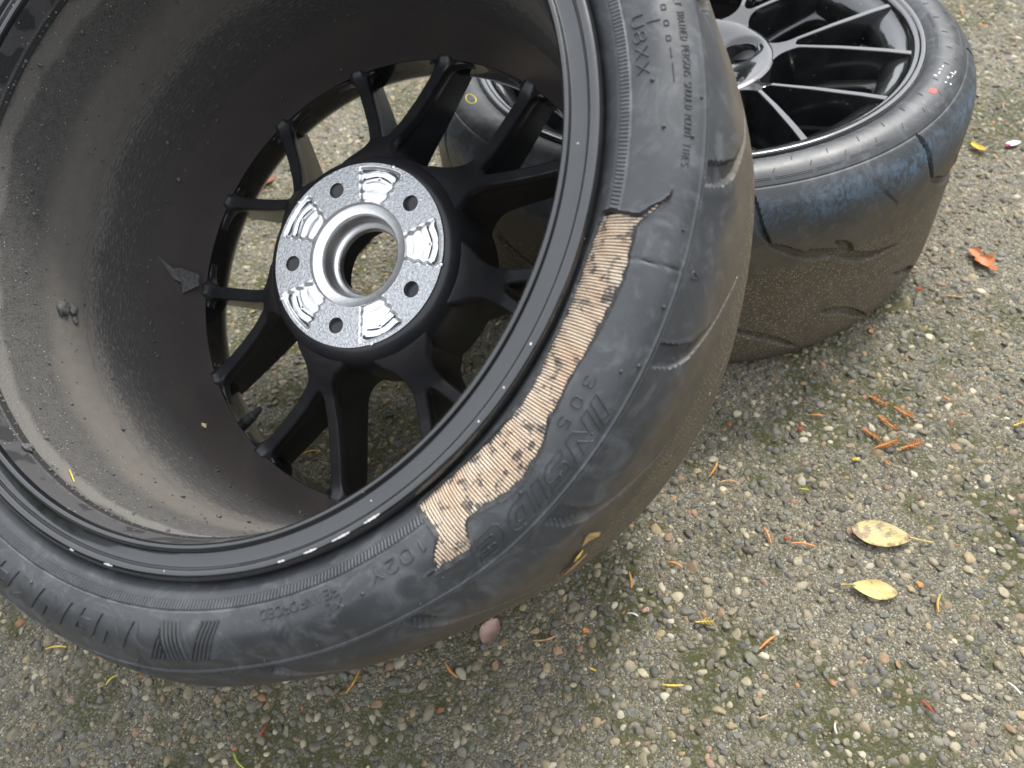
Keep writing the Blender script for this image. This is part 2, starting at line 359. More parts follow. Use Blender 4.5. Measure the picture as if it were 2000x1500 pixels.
def stones(D, sub, name):
    bV, bF = ico(sub); n = len(D); k = len(bV)
    ax = D[:, 2:3] * np.c_[rng.uniform(1.05, 1.4, n), rng.uniform(.78, 1.05, n), rng.uniform(.5, .85, n)]
    V = np.repeat(bV[None], n, 0)
    q = rng.normal(size=(n, 4, 3)); q /= np.linalg.norm(q, axis=2, keepdims=True); off = rng.uniform(.55, .9, (n, 4))     # flattened facets
    for i in range(4):
        d = np.einsum('nkj,nj->nk', V, q[:, i]); over = np.clip(d - off[:, i:i + 1], 0, None) * .8
        V = V - over[..., None] * q[:, i][:, None, :]
    V = V * (1 + .05 * np.sin(V @ np.array([3.1, 1.7, 2.3]) * 2 + rng.uniform(0, 6, (n, 1))))[..., None]
    V = V * ax[:, None, :]
    t = rng.normal(0, .28, (n, 2)); a = rng.uniform(0, 6.283, n)
    ca, sa = np.cos(a), np.sin(a)
    V[..., 2] += V[..., 0] * t[:, :1] + V[..., 1] * t[:, 1:]
    x = V[..., 0] * ca[:, None] - V[..., 1] * sa[:, None]; y = V[..., 0] * sa[:, None] + V[..., 1] * ca[:, None]
    V[..., 0] = x + D[:, :1]; V[..., 1] = y + D[:, 1:2]; V[..., 2] += (-ax[:, 2] * rng.uniform(.1, .62, n))[:, None]
    c = pal[rng.choice(len(pal), n, p=pw)] * rng.uniform(.72, 1.15, (n, 1)) * [1.04, .985, .84]
    F = bF[None] + (np.arange(n) * k)[:, None, None]
    F = F.reshape(-1, 3); F = F[V.reshape(-1, 3)[:, 2][F].max(1) > -.15]                 # what is sunk in the cement is not built
    used = np.unique(F); re = np.zeros(n * k, int); re[used] = np.arange(len(used)); F = re[F]; cc = np.repeat(c, k, 0)[used]
    return tag(mesh(name, V.reshape(-1, 3)[used], F, M_peb, g, col=cc), 'mixed grey, tan and white pebbles bedded in the mossy cement', kind='stuff')
print('STONES', len(D)); near = (D[:, 1] < 560) & (np.abs(D[:, 0] - 30) < 420) & (D[:, 2] > 3.4)
stones(D[near], 2, 'pebbles'); stones(D[~near & (D[:, 2] > 2.25)], 1, 'pebbles'); stones(D[~near & (D[:, 2] <= 2.25)], 0, 'gravel_grit')

# the trees round the driveway, mirrored in the glossy paint
def tree_line():
    n, m = 260, 26; a = np.arange(n) * 2 * np.pi / n; V = []
    hgt = 3300 + 700 * np.sin(a * 3 + 1) + 500 * np.sin(a * 7 + 2) + 350 * np.sin(a * 17) + rng.normal(0, 160, n)
    for i in range(n):
        for j in range(m):
            t = j / (m - 1); r = 8200 + 500 * math.sin(a[i] * 5) - 900 * math.sin(math.pi * min(1, t * 1.1)) ** .7 + rng.normal(0, 170); V.append((r * math.cos(a[i]), 600 + r * math.sin(a[i]), t * hgt[i] + rng.normal(0, 50)))
    b = NB('dark_foliage'); k = b.noise(b.tc.outputs['Object'], 3.0, 6, .7)
    b.done(Base_Color=b.mix(b.ramp(k, [(.35, 0), (.65, 1)]), (.02, .03, .012), (.07, .10, .035)), Roughness=.7)
    return tag(mesh('tree_line', np.array(V), grid_faces(n, m)[:, ::-1], b.m, smooth=False), 'tall dark green trees all round the driveway, seen as reflections', kind='structure')
tree_line()
# ------------------------------------------------------------------ wheels
def empty(name, loc, axes):
    o = bpy.data.objects.new(name, None); COL.objects.link(o); u, v, n = axes
    o.matrix_world = Matrix([[u[0], v[0], n[0], loc[0] * MM], [u[1], v[1], n[1], loc[1] * MM], [u[2], v[2], n[2], loc[2] * MM], [0, 0, 0, 1]])
    o.empty_display_size = .05
    return o
def smooth(x, a, b): t = np.clip((x - a) / (b - a), 0, 1); return t * t * (3 - 2 * t)
# spoke outline (x radial, y across), upper half from hub to the crotch of the Y
half = [(70, 27), (80, 25), (86, 22), (90, 18.5), (95, 15.2), (101, 13.4), (107, 13.4), (113, 15.2), (125, 20.4), (140, 27.2), (155, 34), (167, 39.4), (174, 43.2), (178.5, 47.5), (180.5, 53), (180, 60), (178, 67)]
inner_h = [(187.5, 26), (186.5, 29.5), (183.5, 31.8), (178, 31.6), (168, 27.6), (150, 19.6), (135, 12.8), (122, 7), (116, 4.2), (113, 2.2)]
half_f = half[:11] + [(167, 39.4), (178, 44.4), (188, 49), (196, 52.6), (205, 56.8), (213, 60.4)]
inner_f = [(216, 46.6), (205, 41.8), (196, 37.8), (186, 33.4), (172, 27.2), (150, 18), (135, 11.8), (122, 6.4), (116, 3.9), (113, 2.2)]
def spoke_outline(half, inner_h, ra):
    a = catmull(half, 5); b = catmull(inner_h, 5)
    a1 = math.atan2(a[-1, 1], a[-1, 0]); a2 = math.atan2(b[0, 1], b[0, 0])
    b0 = [(r * math.cos(a2), r * math.sin(a2)) for r in np.linspace(ra, np.hypot(*b[0]) + 3, 4)]
    arc = [(ra * math.cos(t), ra * math.sin(t)) for t in np.linspace(a1, a2, 10)[:-1]]
    up = np.vstack([a, [((np.hypot(*a[-1]) + ra) / 2 * math.cos(a1), (np.hypot(*a[-1]) + ra) / 2 * math.sin(a1))], arc, b0, b[0:], [(112.3, .0)]])
    lo = up[::-1][1:] * [1, -1]
    return np.vstack([up, lo])
def inset(P, d):
    t = np.roll(P, -1, 0) - np.roll(P, 1, 0); t /= np.linalg.norm(t, axis=1)[:, None]; nrm = np.c_[-t[:, 1], t[:, 0]]
    ar = .5 * np.sum(P[:, 0] * np.roll(P[:, 1], -1) - np.roll(P[:, 0], -1) * P[:, 1])
    if ar < 0: nrm = -nrm
    for _ in range(2): nrm = (np.roll(nrm, 1, 0) + 2 * nrm + np.roll(nrm, -1, 0)); nrm /= np.linalg.norm(nrm, axis=1)[:, None]
    return P + nrm * d
zb = lambda r: np.interp(r, [60, 75, 84, 90, 97, 112, 130, 150, 172, 180, 184, 187.5, 190, 192, 193.4, 195, 197, 215], [-3, -5, -10, -14.5, -21, -34.5, -43.5, -50, -55, -56.2, -56.0, -55.2, -54.2, -53.4, -53.4, -55, -58, -60])
zf = lambda r: np.interp(r, [60, 84, 112, 150, 193, 215], [-84, -88, -97, -101.5, -105, -106])
OUT = spoke_outline(half, inner_h, 212.); OUF = spoke_outline(half_f, inner_f, 221.)
def spoke_mesh():
    R = lambda P: np.hypot(P[:, 0], P[:, 1])
    zt = lambda r: np.interp(r, [60, 75, 84, 90, 97, 112, 130, 150, 175, 193, 215], [-3, -5, -10, -14.5, -21, -34.5, -43.5, -50, -55.5, -58, -61])
    cl = np.array([math.cos(math.radians(12.86)), math.sin(math.radians(12.86))])
    def zback(P, d):
        r = R(P); lat = np.abs(np.abs(P[:, 1]) * cl[0] - P[:, 0] * cl[1]); w_ = 1 - smooth(lat, 3.5, 11.0)
        z0 = zt(r); z0 = np.where(r > 186, -58.5 - (r - 186) * .3, z0); return np.where(r > 176, z0 + (zb(r) - z0) * w_, zb(r)) - d
    Ps = [(inset(OUT, 2.0), 0.), (inset(OUT, 1.1), .25), (inset(OUT, .4), .9), (OUT, 2.1), (OUT, lambda r: zt(r) - 9), (inset(OUT, .5), lambda r: zt(r) - 10.5), (inset(OUT, 1.4), lambda r: zt(r) - 11.6), (inset((OUT * .35 + OUF * .65), 2.9), lambda r: zt(r) - 13.5), (inset(OUF, 3.4), lambda r: zt(r) - 18),
          (inset(OUF, 3.3), lambda r: zf(r) + 1.2), (inset(OUF, 3.5), lambda r: zf(r) + .3), (inset(OUF, 4.0), lambda r: zf(r))]
    V = []; n = len(OUT)
    for P, zf_ in Ps: V.append(np.c_[P, zback(P, zf_) if isinstance(zf_, float) else zf_(R(P))])
    V = list(np.vstack(V)); F = []
    for l in range(len(Ps) - 1):
        for i in range(n): j = (i + 1) % n; F.append((l * n + i, l * n + j, (l + 1) * n + j, (l + 1) * n + i)[::-1])
    for li, rev in ((0, False), (len(Ps) - 1, True)):
        P, zf_ = Ps[li]; gx, gy = np.meshgrid(np.arange(72, 220, 5.), np.arange(-68, 69, 5.)); G = np.c_[gx.ravel(), gy.ravel()]; gr = np.hypot(*G.T); G = G[(gr < 180)]
        if li == 0: G = np.vstack([G] + [np.c_[q_ * np.cos(t_), q_ * np.sin(t_)] for q_ in np.arange(181, 200, 1.6) for t_ in [np.arange(-.5, .5, .0085)]])
        G = G[inside(G, P) & (seg_dist(G, P) > .7)]
        vo, fo, ov = cdt(P, [], G); base = len(V); mp = {}
        for k, o_ in enumerate(ov):
            if len(o_) and o_[0] < n: mp[k] = li * n + o_[0]
            else: mp[k] = len(V); q = vo[k]; V.append(np.array([q[0], q[1], float(zback(q[None], zf_)[0] if isinstance(zf_, float) else zf_(np.hypot(*q)))]))
        for f in fo: t = tuple(mp[i] for i in f); F.append(t[::-1] if rev else t)
    return np.array(V), F
SPV, SPF = spoke_mesh()

def rot(V, a): c, s = math.cos(a), math.sin(a); V = np.array(V, float); return np.c_[V[:, 0] * c - V[:, 1] * s, V[:, 0] * s + V[:, 1] * c, V[:, 2]]

def build_rim(root, zback, spoke0, hole0, T, dusty=True):
    """rim with seven Y spokes in the mounting-pad frame (z towards the inboard side); T maps that frame to the root's"""
    flip = T is not None
    tf = (lambda V: np.asarray(V, float) * [1, -1, -1] + [0, 0, -112.0]) if flip else (lambda V: np.asarray(V, float))
    def L(name, prof, mat, **k):
        o = lathe(name, prof, mat, root, **k)
        if flip:
            me = o.data; c = np.empty(len(me.vertices) * 3, np.float32); me.vertices.foreach_get('co', c); c = c.reshape(-1, 3) * [1, -1, -1] + [0, 0, -.112]; me.vertices.foreach_set('co', c.ravel().astype(np.float32)); me.update()
        return o
    d = zback - 167.3
    inner = [(191, -58), (192.5, -54), (195.5, -40), (199.5, -22), (202.4, -9), (203.8, -3), (204.0, 10), (204.6, 30), (205.6, 48), (206.2, 60), (205.9, 75), (206.2, 100), (206.8, 125 + d * .5), (207.2, 143 + d), (206.6, 145.4 + d), (207.6, 147.5 + d), (208.0, 151 + d), (208.6, 160 + d), (209.0, 163 + d)]
    outer = [(213, 150 + d), (212, 120 + d), (210, 60), (209, 0), (205, -40), (200, -62), (196, -62)]
    L('rim_barrel', inner + outer, M_barrel if dusty else M_satin, closed=True, seg=480)
    lip = [(209.0, 162.8 + d), (209.15, 165.2 + d), (209.6, 166.5 + d), (210.4, 167.2 + d), (211.4, 167.4 + d), (212.3, 167.0 + d), (212.7, 166.0 + d), (213.1, 165.2 + d), (214.2, 164.7 + d), (220.2, 164.4 + d), (221.2, 164.7 + d), (221.7, 165.6 + d), (222.0, 166.8 + d), (222.6, 167.9 + d), (224.2, 168.6 + d), (226.2, 168.3 + d), (227.6, 167.2 + d), (228.4, 165.4 + d), (228.5, 162.5 + d), (227.6, 158 + d), (225.0, 153 + d), (219, 150 + d), (213, 150 + d)]
    lc = catmull(lip, 3); L('rim_lip', lc, M_gloss, seg=480, sharp=60)
    if not flip:
        global LIPR, LIPZ
        up_ = lc[:int(np.argmax(lc[:, 0]))]; o_ = np.argsort(up_[:, 0]); LIPR, LIPZ = up_[o_, 0], up_[o_, 1]
    front = [(196, -62), (191, -58.3), (190.6, -61), (190.8, -80), (192.5, -88), (197, -94.5), (204, -99), (210, -101.5), (214, -104), (216.2, -107.6), (218, -109.2), (221.2, -110), (223, -111.4), (226, -112), (227.8, -111.2), (228.5, -109), (228.2, -104), (225, -99), (216, -96), (208, -80)]
    L('outer_lip', catmull(front, 3), M_gloss, seg=480, sharp=60)
    L('hub', [(73.4, -1.6), (75.4, -2.0), (78.2, -3.4), (81.8, -7.0), (84.8, -12.5), (86.4, -20), (87, -30), (87, -82), (85.5, -86), (82, -86), (60, -70), (40, -60), (39, -50), (38.5, -28), (36, -26), (36, -8), (60, -2.4)], M_satin, closed=True, seg=240, sharp=40)
    for k in range(7):
        V = tf(rot(SPV, math.radians(spoke0 + 51.4286 * k)))
        if k == 0:
            o = mesh('spoke', V, SPF, M_satin if not flip else M_gloss, root, sharp=50); o0 = o; a0 = 0
        else:
            o = o0.copy(); COL.objects.link(o); o.parent = root
            o.matrix_local = Matrix.Rotation(math.radians(51.4286 * k) * (-1 if flip else 1), 4, 'Z')
    # machined mounting pad with five bolt holes and five milled scoops
    hc = [(57.15 * math.cos(math.radians(hole0 + 72 * k)), 57.15 * math.sin(math.radians(hole0 + 72 * k))) for k in range(5)]
    outerc = circle(0, 0, 73.1, 240); bore = circle(0, 0, 41.5, 160)
    hs_ = [circle(x, y, 6.3, 40) for x, y in hc]
    rr = np.arange(42.6, 72.8, .85); P = []
    for i, r in enumerate(rr):
        nn = int(2 * math.pi * r / .95); a = (np.arange(nn) + (i % 2) * .5) * 2 * math.pi / nn; P.append(np.c_[r * np.cos(a), r * np.sin(a)])
    P = np.vstack(P); dh = np.min([np.hypot(P[:, 0] - x, P[:, 1] - y) for x, y in hc], axis=0); P = P[dh > 6.9]
    vo, fo, ov = cdt(outerc, [bore] + hs_, P)
    r = np.hypot(vo[:, 0], vo[:, 1]); a = np.degrees(np.arctan2(vo[:, 1], vo[:, 0])); da = ((a - hole0 - 36 + 36) % 72) - 36
    sm = lambda x, e0, e1: (lambda t: t * t * (3 - 2 * t))(np.clip((x - e0) / (e1 - e0), 0, 1))
    arcw = np.abs(da) * np.pi / 180 * r                                        # mm from the scoop's middle line
    wdt = 15.5 + (r - 57) * .34
    m = (1 - sm(arcw, wdt - 3.2, wdt + .2)) * (1 - sm(r, 68.2, 70.6))
    groove = 0.55 * np.abs(np.sin((r + .012 * arcw ** 2) * math.pi / 8.2)) + .06 * np.sin(r * 1.9 + arcw * .5)
    prof_ = 1.5 + .035 * (70 - r) + groove
    z = -m * prof_
    edge = np.exp(-((arcw - wdt + 1.5) / 2.2) ** 2) * (1 - sm(r, 68, 70)); z += edge * .9 * np.sin(r * .8 + a * .35) * .8
    Vp = np.c_[vo, z]
    mi = (m[fo].mean(1) > .02)
    o = mesh('mounting_pad', tf(Vp), fo, M_alu, root, sharp=60)
    o.data.materials.append(M_alur); o.data.polygons.foreach_set('material_index', (~mi).astype(np.int32)); o.data.update()
    pad_edge = [(73.1, 0), (73.5, -.5), (73.6, -1.4), (73.5, -3)]
    e = L('pad_rim', pad_edge, M_alu, seg=240, sharp=60)
    L('centre_bore', [(41.5, -.02), (41.4, -3.4), (41.0, -3.9), (34.0, -4.1), (33.0, -4.8), (32.3, -6.4), (31.6, -13), (31.0, -17.5), (30.2, -18.4), (28.4, -18.8), (27.5, -19.8), (26.9, -21), (26.6, -25.5), (27.6, -26.8), (36, -27.2)], M_alu, seg=240, sharp=50)
    for x, y in hc:
        c1 = np.array(circle(x, y, 6.3, 40)); rings = [(6.3, 0), (5.95, -.8), (5.9, -4), (5.9, -8)]
        V = []; 
        for q, zz in rings: cc = circle(x, y, q, 40); zc = np.full(40, zz); V += [(p[0], p[1], zz) for p in cc]
        V = np.array(V); F = [(l * 40 + i, l * 40 + (i + 1) % 40, (l + 1) * 40 + (i + 1) % 40, (l + 1) * 40 + i) for l in range(3) for i in range(40)]
        mesh('bolt_hole', tf(V), F, M_hole, root)
    for k in range(5):                                                            # small locating nibs on the pad's edge
        t = math.radians(hole0 + 36 + 72 * k - (14 if k % 2 else 8)); q, qf = ico(1)
        mesh('locating_nib', tf(q * [2.2, 2.2, 1.6] + [72.6 * math.cos(t), 72.6 * math.sin(t), -1.0]), qf, M_alu, root)
    if flip:                                                                      # outer face of the hub with five deep lug wells
        O = circle(0, 0, 88, 150); B = circle(0, 0, 38, 90); hs2 = [circle(x, y, 17, 48) for x, y in hc]; P = []
        for i, r in enumerate(np.arange(40, 87, 2.)):
            nn = int(2 * math.pi * r / 2.2); a = (np.arange(nn) + (i % 2) * .5) * 2 * math.pi / nn; P.append(np.c_[r * np.cos(a), r * np.sin(a)])
        P = np.vstack(P); dh = np.min([np.hypot(P[:, 0] - x, P[:, 1] - y) for x, y in hc], axis=0); P = P[dh > 17.8]
        vo, fo, ov = cdt(O, [B] + hs2, P); r = np.hypot(vo[:, 0], vo[:, 1]); dh = np.min([np.hypot(vo[:, 0] - x, vo[:, 1] - y) for x, y in hc], axis=0)
        z = -80.0 - 10.5 * smooth((r - 38) / 48, 0, 1) + 4.2 * np.exp(-((dh - 17) / 4.0) ** 2) + 2.2 * np.exp(-((r - 38) / 4) ** 2) + 2.0 * np.clip((r - 80) / 8, 0, 1) ** 2
        mesh('hub_face', tf(np.c_[vo, z]), fo[:, ::-1], M_gloss, root, sharp=50)
        for x, y in hc:
            V = []; rings = [(17, -82), (16, -78.5), (15.2, -72), (13.6, -52), (8, -49), (6.5, -42)]
            for q_, zz in rings: V += [(a_[0], a_[1], zz) for a_ in circle(x, y, q_, 48)]
            F = [(l * 48 + i, l * 48 + (i + 1) % 48, (l + 1) * 48 + (i + 1) % 48, (l + 1) * 48 + i) for l in range(len(rings) - 1) for i in range(48)]
            mesh('lug_well', tf(np.array(V)), F, M_gloss, root, sharp=50)

# ---- tyre surface functions
def tyre_surface(K, k_fun):
    P = catmull(K, 24); s = np.r_[0, np.cumsum(np.linalg.norm(np.diff(P, axis=0), axis=1))]
    t = np.gradient(P, s, axis=0); t /= np.linalg.norm(t, axis=1)[:, None]
    nr, nz = t[:, 1] * -1, t[:, 0]                       # outward normal of the profile (sign fixed below)
    sg = 1 if nz[np.argmin(np.abs(P[:, 0] - 255))] * (1 if P[0, 1] > P[-1, 1] else -1) > 0 else -1
    nr, nz = nr * sg, nz * sg
    def f(th, S, off=0.0):
        th = np.asarray(th, float); S = np.asarray(S, float)
        r = np.interp(S, s, P[:, 0]); z = np.interp(S, s, P[:, 1]); r = k_fun(th, r, z)
        r = r + np.interp(S, s, nr) * off; z = z + np.interp(S, s, nz) * off; a = np.radians(th)
        return np.stack([r * np.cos(a), r * np.sin(a), z], -1)
    return f, s[-1], (s, P)
def angd(th, c): return (th - c + 180) % 360 - 180

# ================================================================== wheel 1 : the torn one, leaning
W1 = empty('car_wheel', (-159.716, 457.733, 247.313), ((0.96569104, 0.10277410, -0.23849173), (-0.21278271, 0.83961283, -0.49977376), (0.14887699, 0.53337396, 0.83267514)))
W1.matrix_world = Matrix([[0.96569104, 0.10277410, -0.23849173, -.159716], [-0.21278271, 0.83961283, -0.49977376, .457733], [0.14887699, 0.53337396, 0.83267514, .247313], [0, 0, 0, 1]])
tag(W1, 'black alloy wheel tilted on edge with tyre sidewall torn open to tan cords', 'wheel', 'car wheels')
build_rim(W1, 167.3, 91.6, 112.58, None)
K1 = [(222, 150), (229, 160), (233, 164.5), (238, 168), (247, 170.5), (255, 171), (262, 169), (269, 165), (275, 159), (280, 151), (285, 143), (289.8, 131), (292.8, 117), (294, 100), (293.4, 60), (290.5, 20), (287, -20), (284, -50), (281, -72), (277, -92), (271, -108), (263, -118), (254, -123), (246, -123), (238, -117), (230, -108), (222, -95)]
def k1(th, r, z):
    d = np.abs(angd(th, 291)); o = np.clip((r - 255) / 40, 0, 1)
    e = np.clip(angd(th, 0) / 14, 0, 1) * np.clip((100 - angd(th, 0)) / 40, 0, 1)
    return r - 6 * np.exp(-(d / 17) ** 4) * o - 8 * e * o * np.clip((r - 275) / 15, 0, 1)
T1, ST1, prof1 = tyre_surface(K1, k1)
GL = np.array([(66, -.2), (69.5, 0), (81, .9), (88, 2.0), (91, 2.7), (96, 4.5), (101, 6.3), (109, 9.3), (120, 12.5), (126, 14.6)])
GW = np.array([(66, 2.5), (70, 2.4), (82, 2.2), (90, 1.7), (95, 1.2), (99, .8), (104, .62), (126, .5)])
def smooth(x, a, b): t = np.clip((x - a) / (b - a), 0, 1); return t * t * (3 - 2 * t)
def disp1(th, s):
    d = np.zeros(np.broadcast(th, s).shape)
    d += .9 * np.exp(-((s - 65.4) / .42) ** 2) + .7 * np.exp(-((s - 67.6) / .42) ** 2) - .8 * np.exp(-((s - 66.5) / .45) ** 2)
    d += .5 * smooth(s, 23.4, 24.0) * (1 - smooth(s, 28.6, 29.1)) - .3 * np.exp(-((s - 23.2) / .4) ** 2) - .25 * np.exp(-((s - 29.4) / .4) ** 2)
    ph = (th - 335.4) % 18.0; ph2 = np.where(ph > 14.7, ph - 18, ph)
    gl = np.interp(s, GL[:, 0], GL[:, 1]); gw = np.interp(s, GW[:, 0], GW[:, 1])
    for p in (ph2, ph):
        x = p - gl; m = smooth(x, .0, .22) * (1 - smooth(x, gw - .02, gw + .12)) * (s > 68) * (1 - smooth(s, 119, 125)) * smooth(s, 68.3, 69.4)
        dep = np.interp(s, [68, 72, 84, 95, 105, 122], [2.0, 3.2, 4.6, 4.0, 2.4, 1.5])
        d = np.minimum(d, np.where(m > .001, -dep * m, d))
    q = ((th - 327) % 36.0); c = 142 + 2.6 * q
    m = (1 - smooth(np.abs(s - c), 1.6, 2.8)) * (q > 1) * (q < 24); d -= 2.2 * m
    for c_, s0, s1, hgt in ((344.5, 41, 66, -.7), (294.2, 44.7, 61, .7), (268.0, 37, 64.5, -.35), (268.3, 37, 64.5, .35), (232, 35, 64, .5), (20, 36, 64, .5)):
        x = angd(th, c_) - .02 * (s - 50) * (1 if c_ == 344.5 else 0)
        d += hgt * np.exp(-(x / .13) ** 2) * smooth(s, s0 - .5, s0 + .5) * (1 - smooth(s, s1 - .5, s1 + .5))
    return d
tear = [(348.86, 18.46), (349.29, 19.86), (349.51, 23.73), (349.4, 27.75), (349.18, 30.58), (349.14, 35.14), (349.11, 39.47), (349.45, 41.24), (349.95, 43.31), (350.39, 45.89), (350.86, 48.74), (351.42, 50.64), (351.92, 51.32), (352.3, 51.9), (351.21, 51.93), (350.47, 50.66), (349.79, 48.06), (349.0, 44.64), (348.05, 40.99), (347.54, 40.14), (346.73, 40.11), (345.67, 40.45), (344.85, 40.31), (344.33, 40.76), (342.16, 41.53), (340.2, 40.87), (338.05, 40.49), (335.41, 39.7), (332.84, 38.31), (329.91, 38.29), (327.6, 40.1), (326.29, 40.13), (324.92, 42.56), (323.83, 44.6), (322.55, 45.57), (321.33, 46.45), (319.44, 48.22), (318.21, 47.93), (317.07, 47.03), (315.36, 44.29), (314.15, 42.67), (312.73, 42.67), (312.25, 44.51), (311.7, 48.04), (311.29, 52.29), (310.84, 54.54), (310.28, 54.79), (309.33, 53.46), (308.36, 54.29), (307.38, 53.31), (306.45, 52.96), (305.2, 50.83), (306.99, 50.12), (307.24, 46.06), (308.04, 42.06), (308.86, 38.26), (308.8, 31.68), (308.46, 23.9), (308.19, 16.93), (308.69, 14.46), (309.43, 13.9), (310.92, 14.64), (311.9, 14.4), (316.22, 15.6), (320.61, 19.0), (322.98, 20.2), (325.29, 19.6), (326.1, 20.6), (329.03, 19.42), (331.93, 16.96), (335.33, 15.53), (338.49, 14.82), (341.61, 14.2), (345.33, 14.99), (348.04, 17.49)]
KX = 4.45
def tyre_mesh(name, T, ST, disp, mat, root, dth, rows, hole=None, cut=None):
    nth = int(round(360 / dth)); th = np.arange(nth) * dth; rows = np.array(rows); nv = len(rows)
    TH, S = np.meshgrid(th, rows, indexing='ij'); V = T(TH, S, disp(TH, S)).reshape(-1, 3)
    uv = np.c_[TH.ravel() / 360, S.ravel() / 400.0]; F = grid_faces(nth, nv)
    if hole is None: return mesh(name, V, F[:, ::-1], mat, root, uv=uv, sharp=36)
    t0, t1, s0, s1 = cut; fc = TH.ravel()[F].mean(1); fs = S.ravel()[F].mean(1)
    wrap = (TH.ravel()[F].max(1) - TH.ravel()[F].min(1)) > 90
    inn = (fc > t0) & (fc < t1) & (fs > s0) & (fs < s1) & ~wrap; F = F[~inn]
    P = np.c_[TH.ravel() * KX, S.ravel()]; ids = np.where((TH.ravel() >= t0 - 1e-6) & (TH.ravel() <= t1 + 1e-6) & (S.ravel() >= s0 - 1e-6) & (S.ravel() <= s1 + 1e-6))[0]
    hp = resample(np.array(hole) * [KX, 1], 1.1); hp = hp + rng.normal(0, .10, hp.shape)
    q = P[ids]; ok = ~inside(q, hp) & (seg_dist(q, hp) > .35); ids = ids[ok]; q = P[ids]
    b_, e_ = (t0 * KX, t1 * KX), (s0, s1)
    nH = len(hp); VV = [Vector(p) for p in hp] + [Vector(p) for p in q]
    vo, eo, fo, ov, oe, of = delaunay_2d_cdt(VV, [(i, (i + 1) % nH) for i in range(nH)], [], 0, 1e-6)
    vo = np.array([tuple(v) for v in vo]); fo = np.array([tuple(f) for f in fo]); cen = vo[fo].mean(1); fo = fo[~inside(cen, hp)]
    mp = np.zeros(len(vo), int); Vn = []; base = len(V); hidx = {}
    for k, o_ in enumerate(ov):
        big = [x for x in o_ if x >= nH]
        if big: mp[k] = ids[big[0] - nH]
        else:
            mp[k] = base + len(Vn); t, s_ = vo[k][0] / KX, vo[k][1]; Vn.append((t, s_))
        for x in o_:
            if x < nH: hidx[x] = mp[k]
    Vn = np.array(Vn); Vh = T(Vn[:, 0], Vn[:, 1], disp(Vn[:, 0], Vn[:, 1]) + .25)
    V = np.vstack([V, Vh]); uv = np.vstack([uv, np.c_[Vn[:, 0] / 360, Vn[:, 1] / 400.0]])
    tri = mp[fo]
    a = V[tri[:, 0]]; nn = np.cross(V[tri[:, 1]] - a, V[tri[:, 2]] - a); good = np.linalg.norm(nn, axis=1) > 1e-7; tri = tri[good]
    faces = [tuple(f[::-1]) for f in F] + [tuple(f[::-1]) for f in tri]
    o = mesh(name, V, faces, mat, root, uv=uv, sharp=36)
    # torn edge wall, sloping in under the rubber
    c = hp.mean(0); t_ = np.roll(hp, -1, 0) - np.roll(hp, 1, 0); nr = np.c_[-t_[:, 1], t_[:, 0]]; nr /= np.linalg.norm(nr, axis=1)[:, None] + 1e-9
    ar = .5 * np.sum(hp[:, 0] * np.roll(hp[:, 1], -1) - np.roll(hp[:, 0], -1) * hp[:, 1]); nr = nr if ar > 0 else -nr
    lev = [(0, .25), (.12, -.1), (.45, -.75), (1.0, -1.45), (-.6, -3.3)]; W = []
    jit = np.convolve(rng.normal(0, 1, nH + 8), np.ones(3) / 3, 'same')[4:-4] * .5; i_ = np.arange(nH); jit = jit + 1.3 * (np.sin(i_ * .11) * np.sin(i_ * .037 + 1)) + .5 * np.sin(i_ * .31)
    for q_, off in lev:
        pp = hp + nr * (q_ * np.clip(.8 + .8 * jit[:, None] + 1.9 * np.clip(-nr[:, 1:], 0, 1), .25, 3.4) if q_ > 0 else q_); W.append(T(pp[:, 0] / KX, pp[:, 1], disp(pp[:, 0] / KX, pp[:, 1]) * (1 if q_ == 0 else .5) + off))
    W = np.vstack(W); Fw = np.array([(l * nH + i, (l + 1) * nH + i, (l + 1) * nH + (i + 1) % nH, l * nH + (i + 1) % nH) for l in range(4) for i in range(nH)])
    mesh('torn_edge', W, Fw, M_torn, o, sharp=50)
    return o
rows1 = np.unique(np.round(np.concatenate([np.arange(4, 22, 1.), np.arange(22, 30.5, .5), np.arange(30.5, 63, 1.), np.arange(63, 71, .4), np.arange(71, 128, .9), np.arange(128, 185, 1.3), np.arange(185, ST1, 6), [ST1]]), 3))
r0c = rows1[np.argmin(np.abs(rows1 - 9))]; r1c = rows1[np.argmin(np.abs(rows1 - 60))]
tyre1 = tyre_mesh('tyre', T1, ST1, disp1, M_rub, W1, .225, rows1, tear, (301.95, 355.95, r0c, r1c))
tag(tyre1, 'worn black tyre torn open along the inner sidewall')
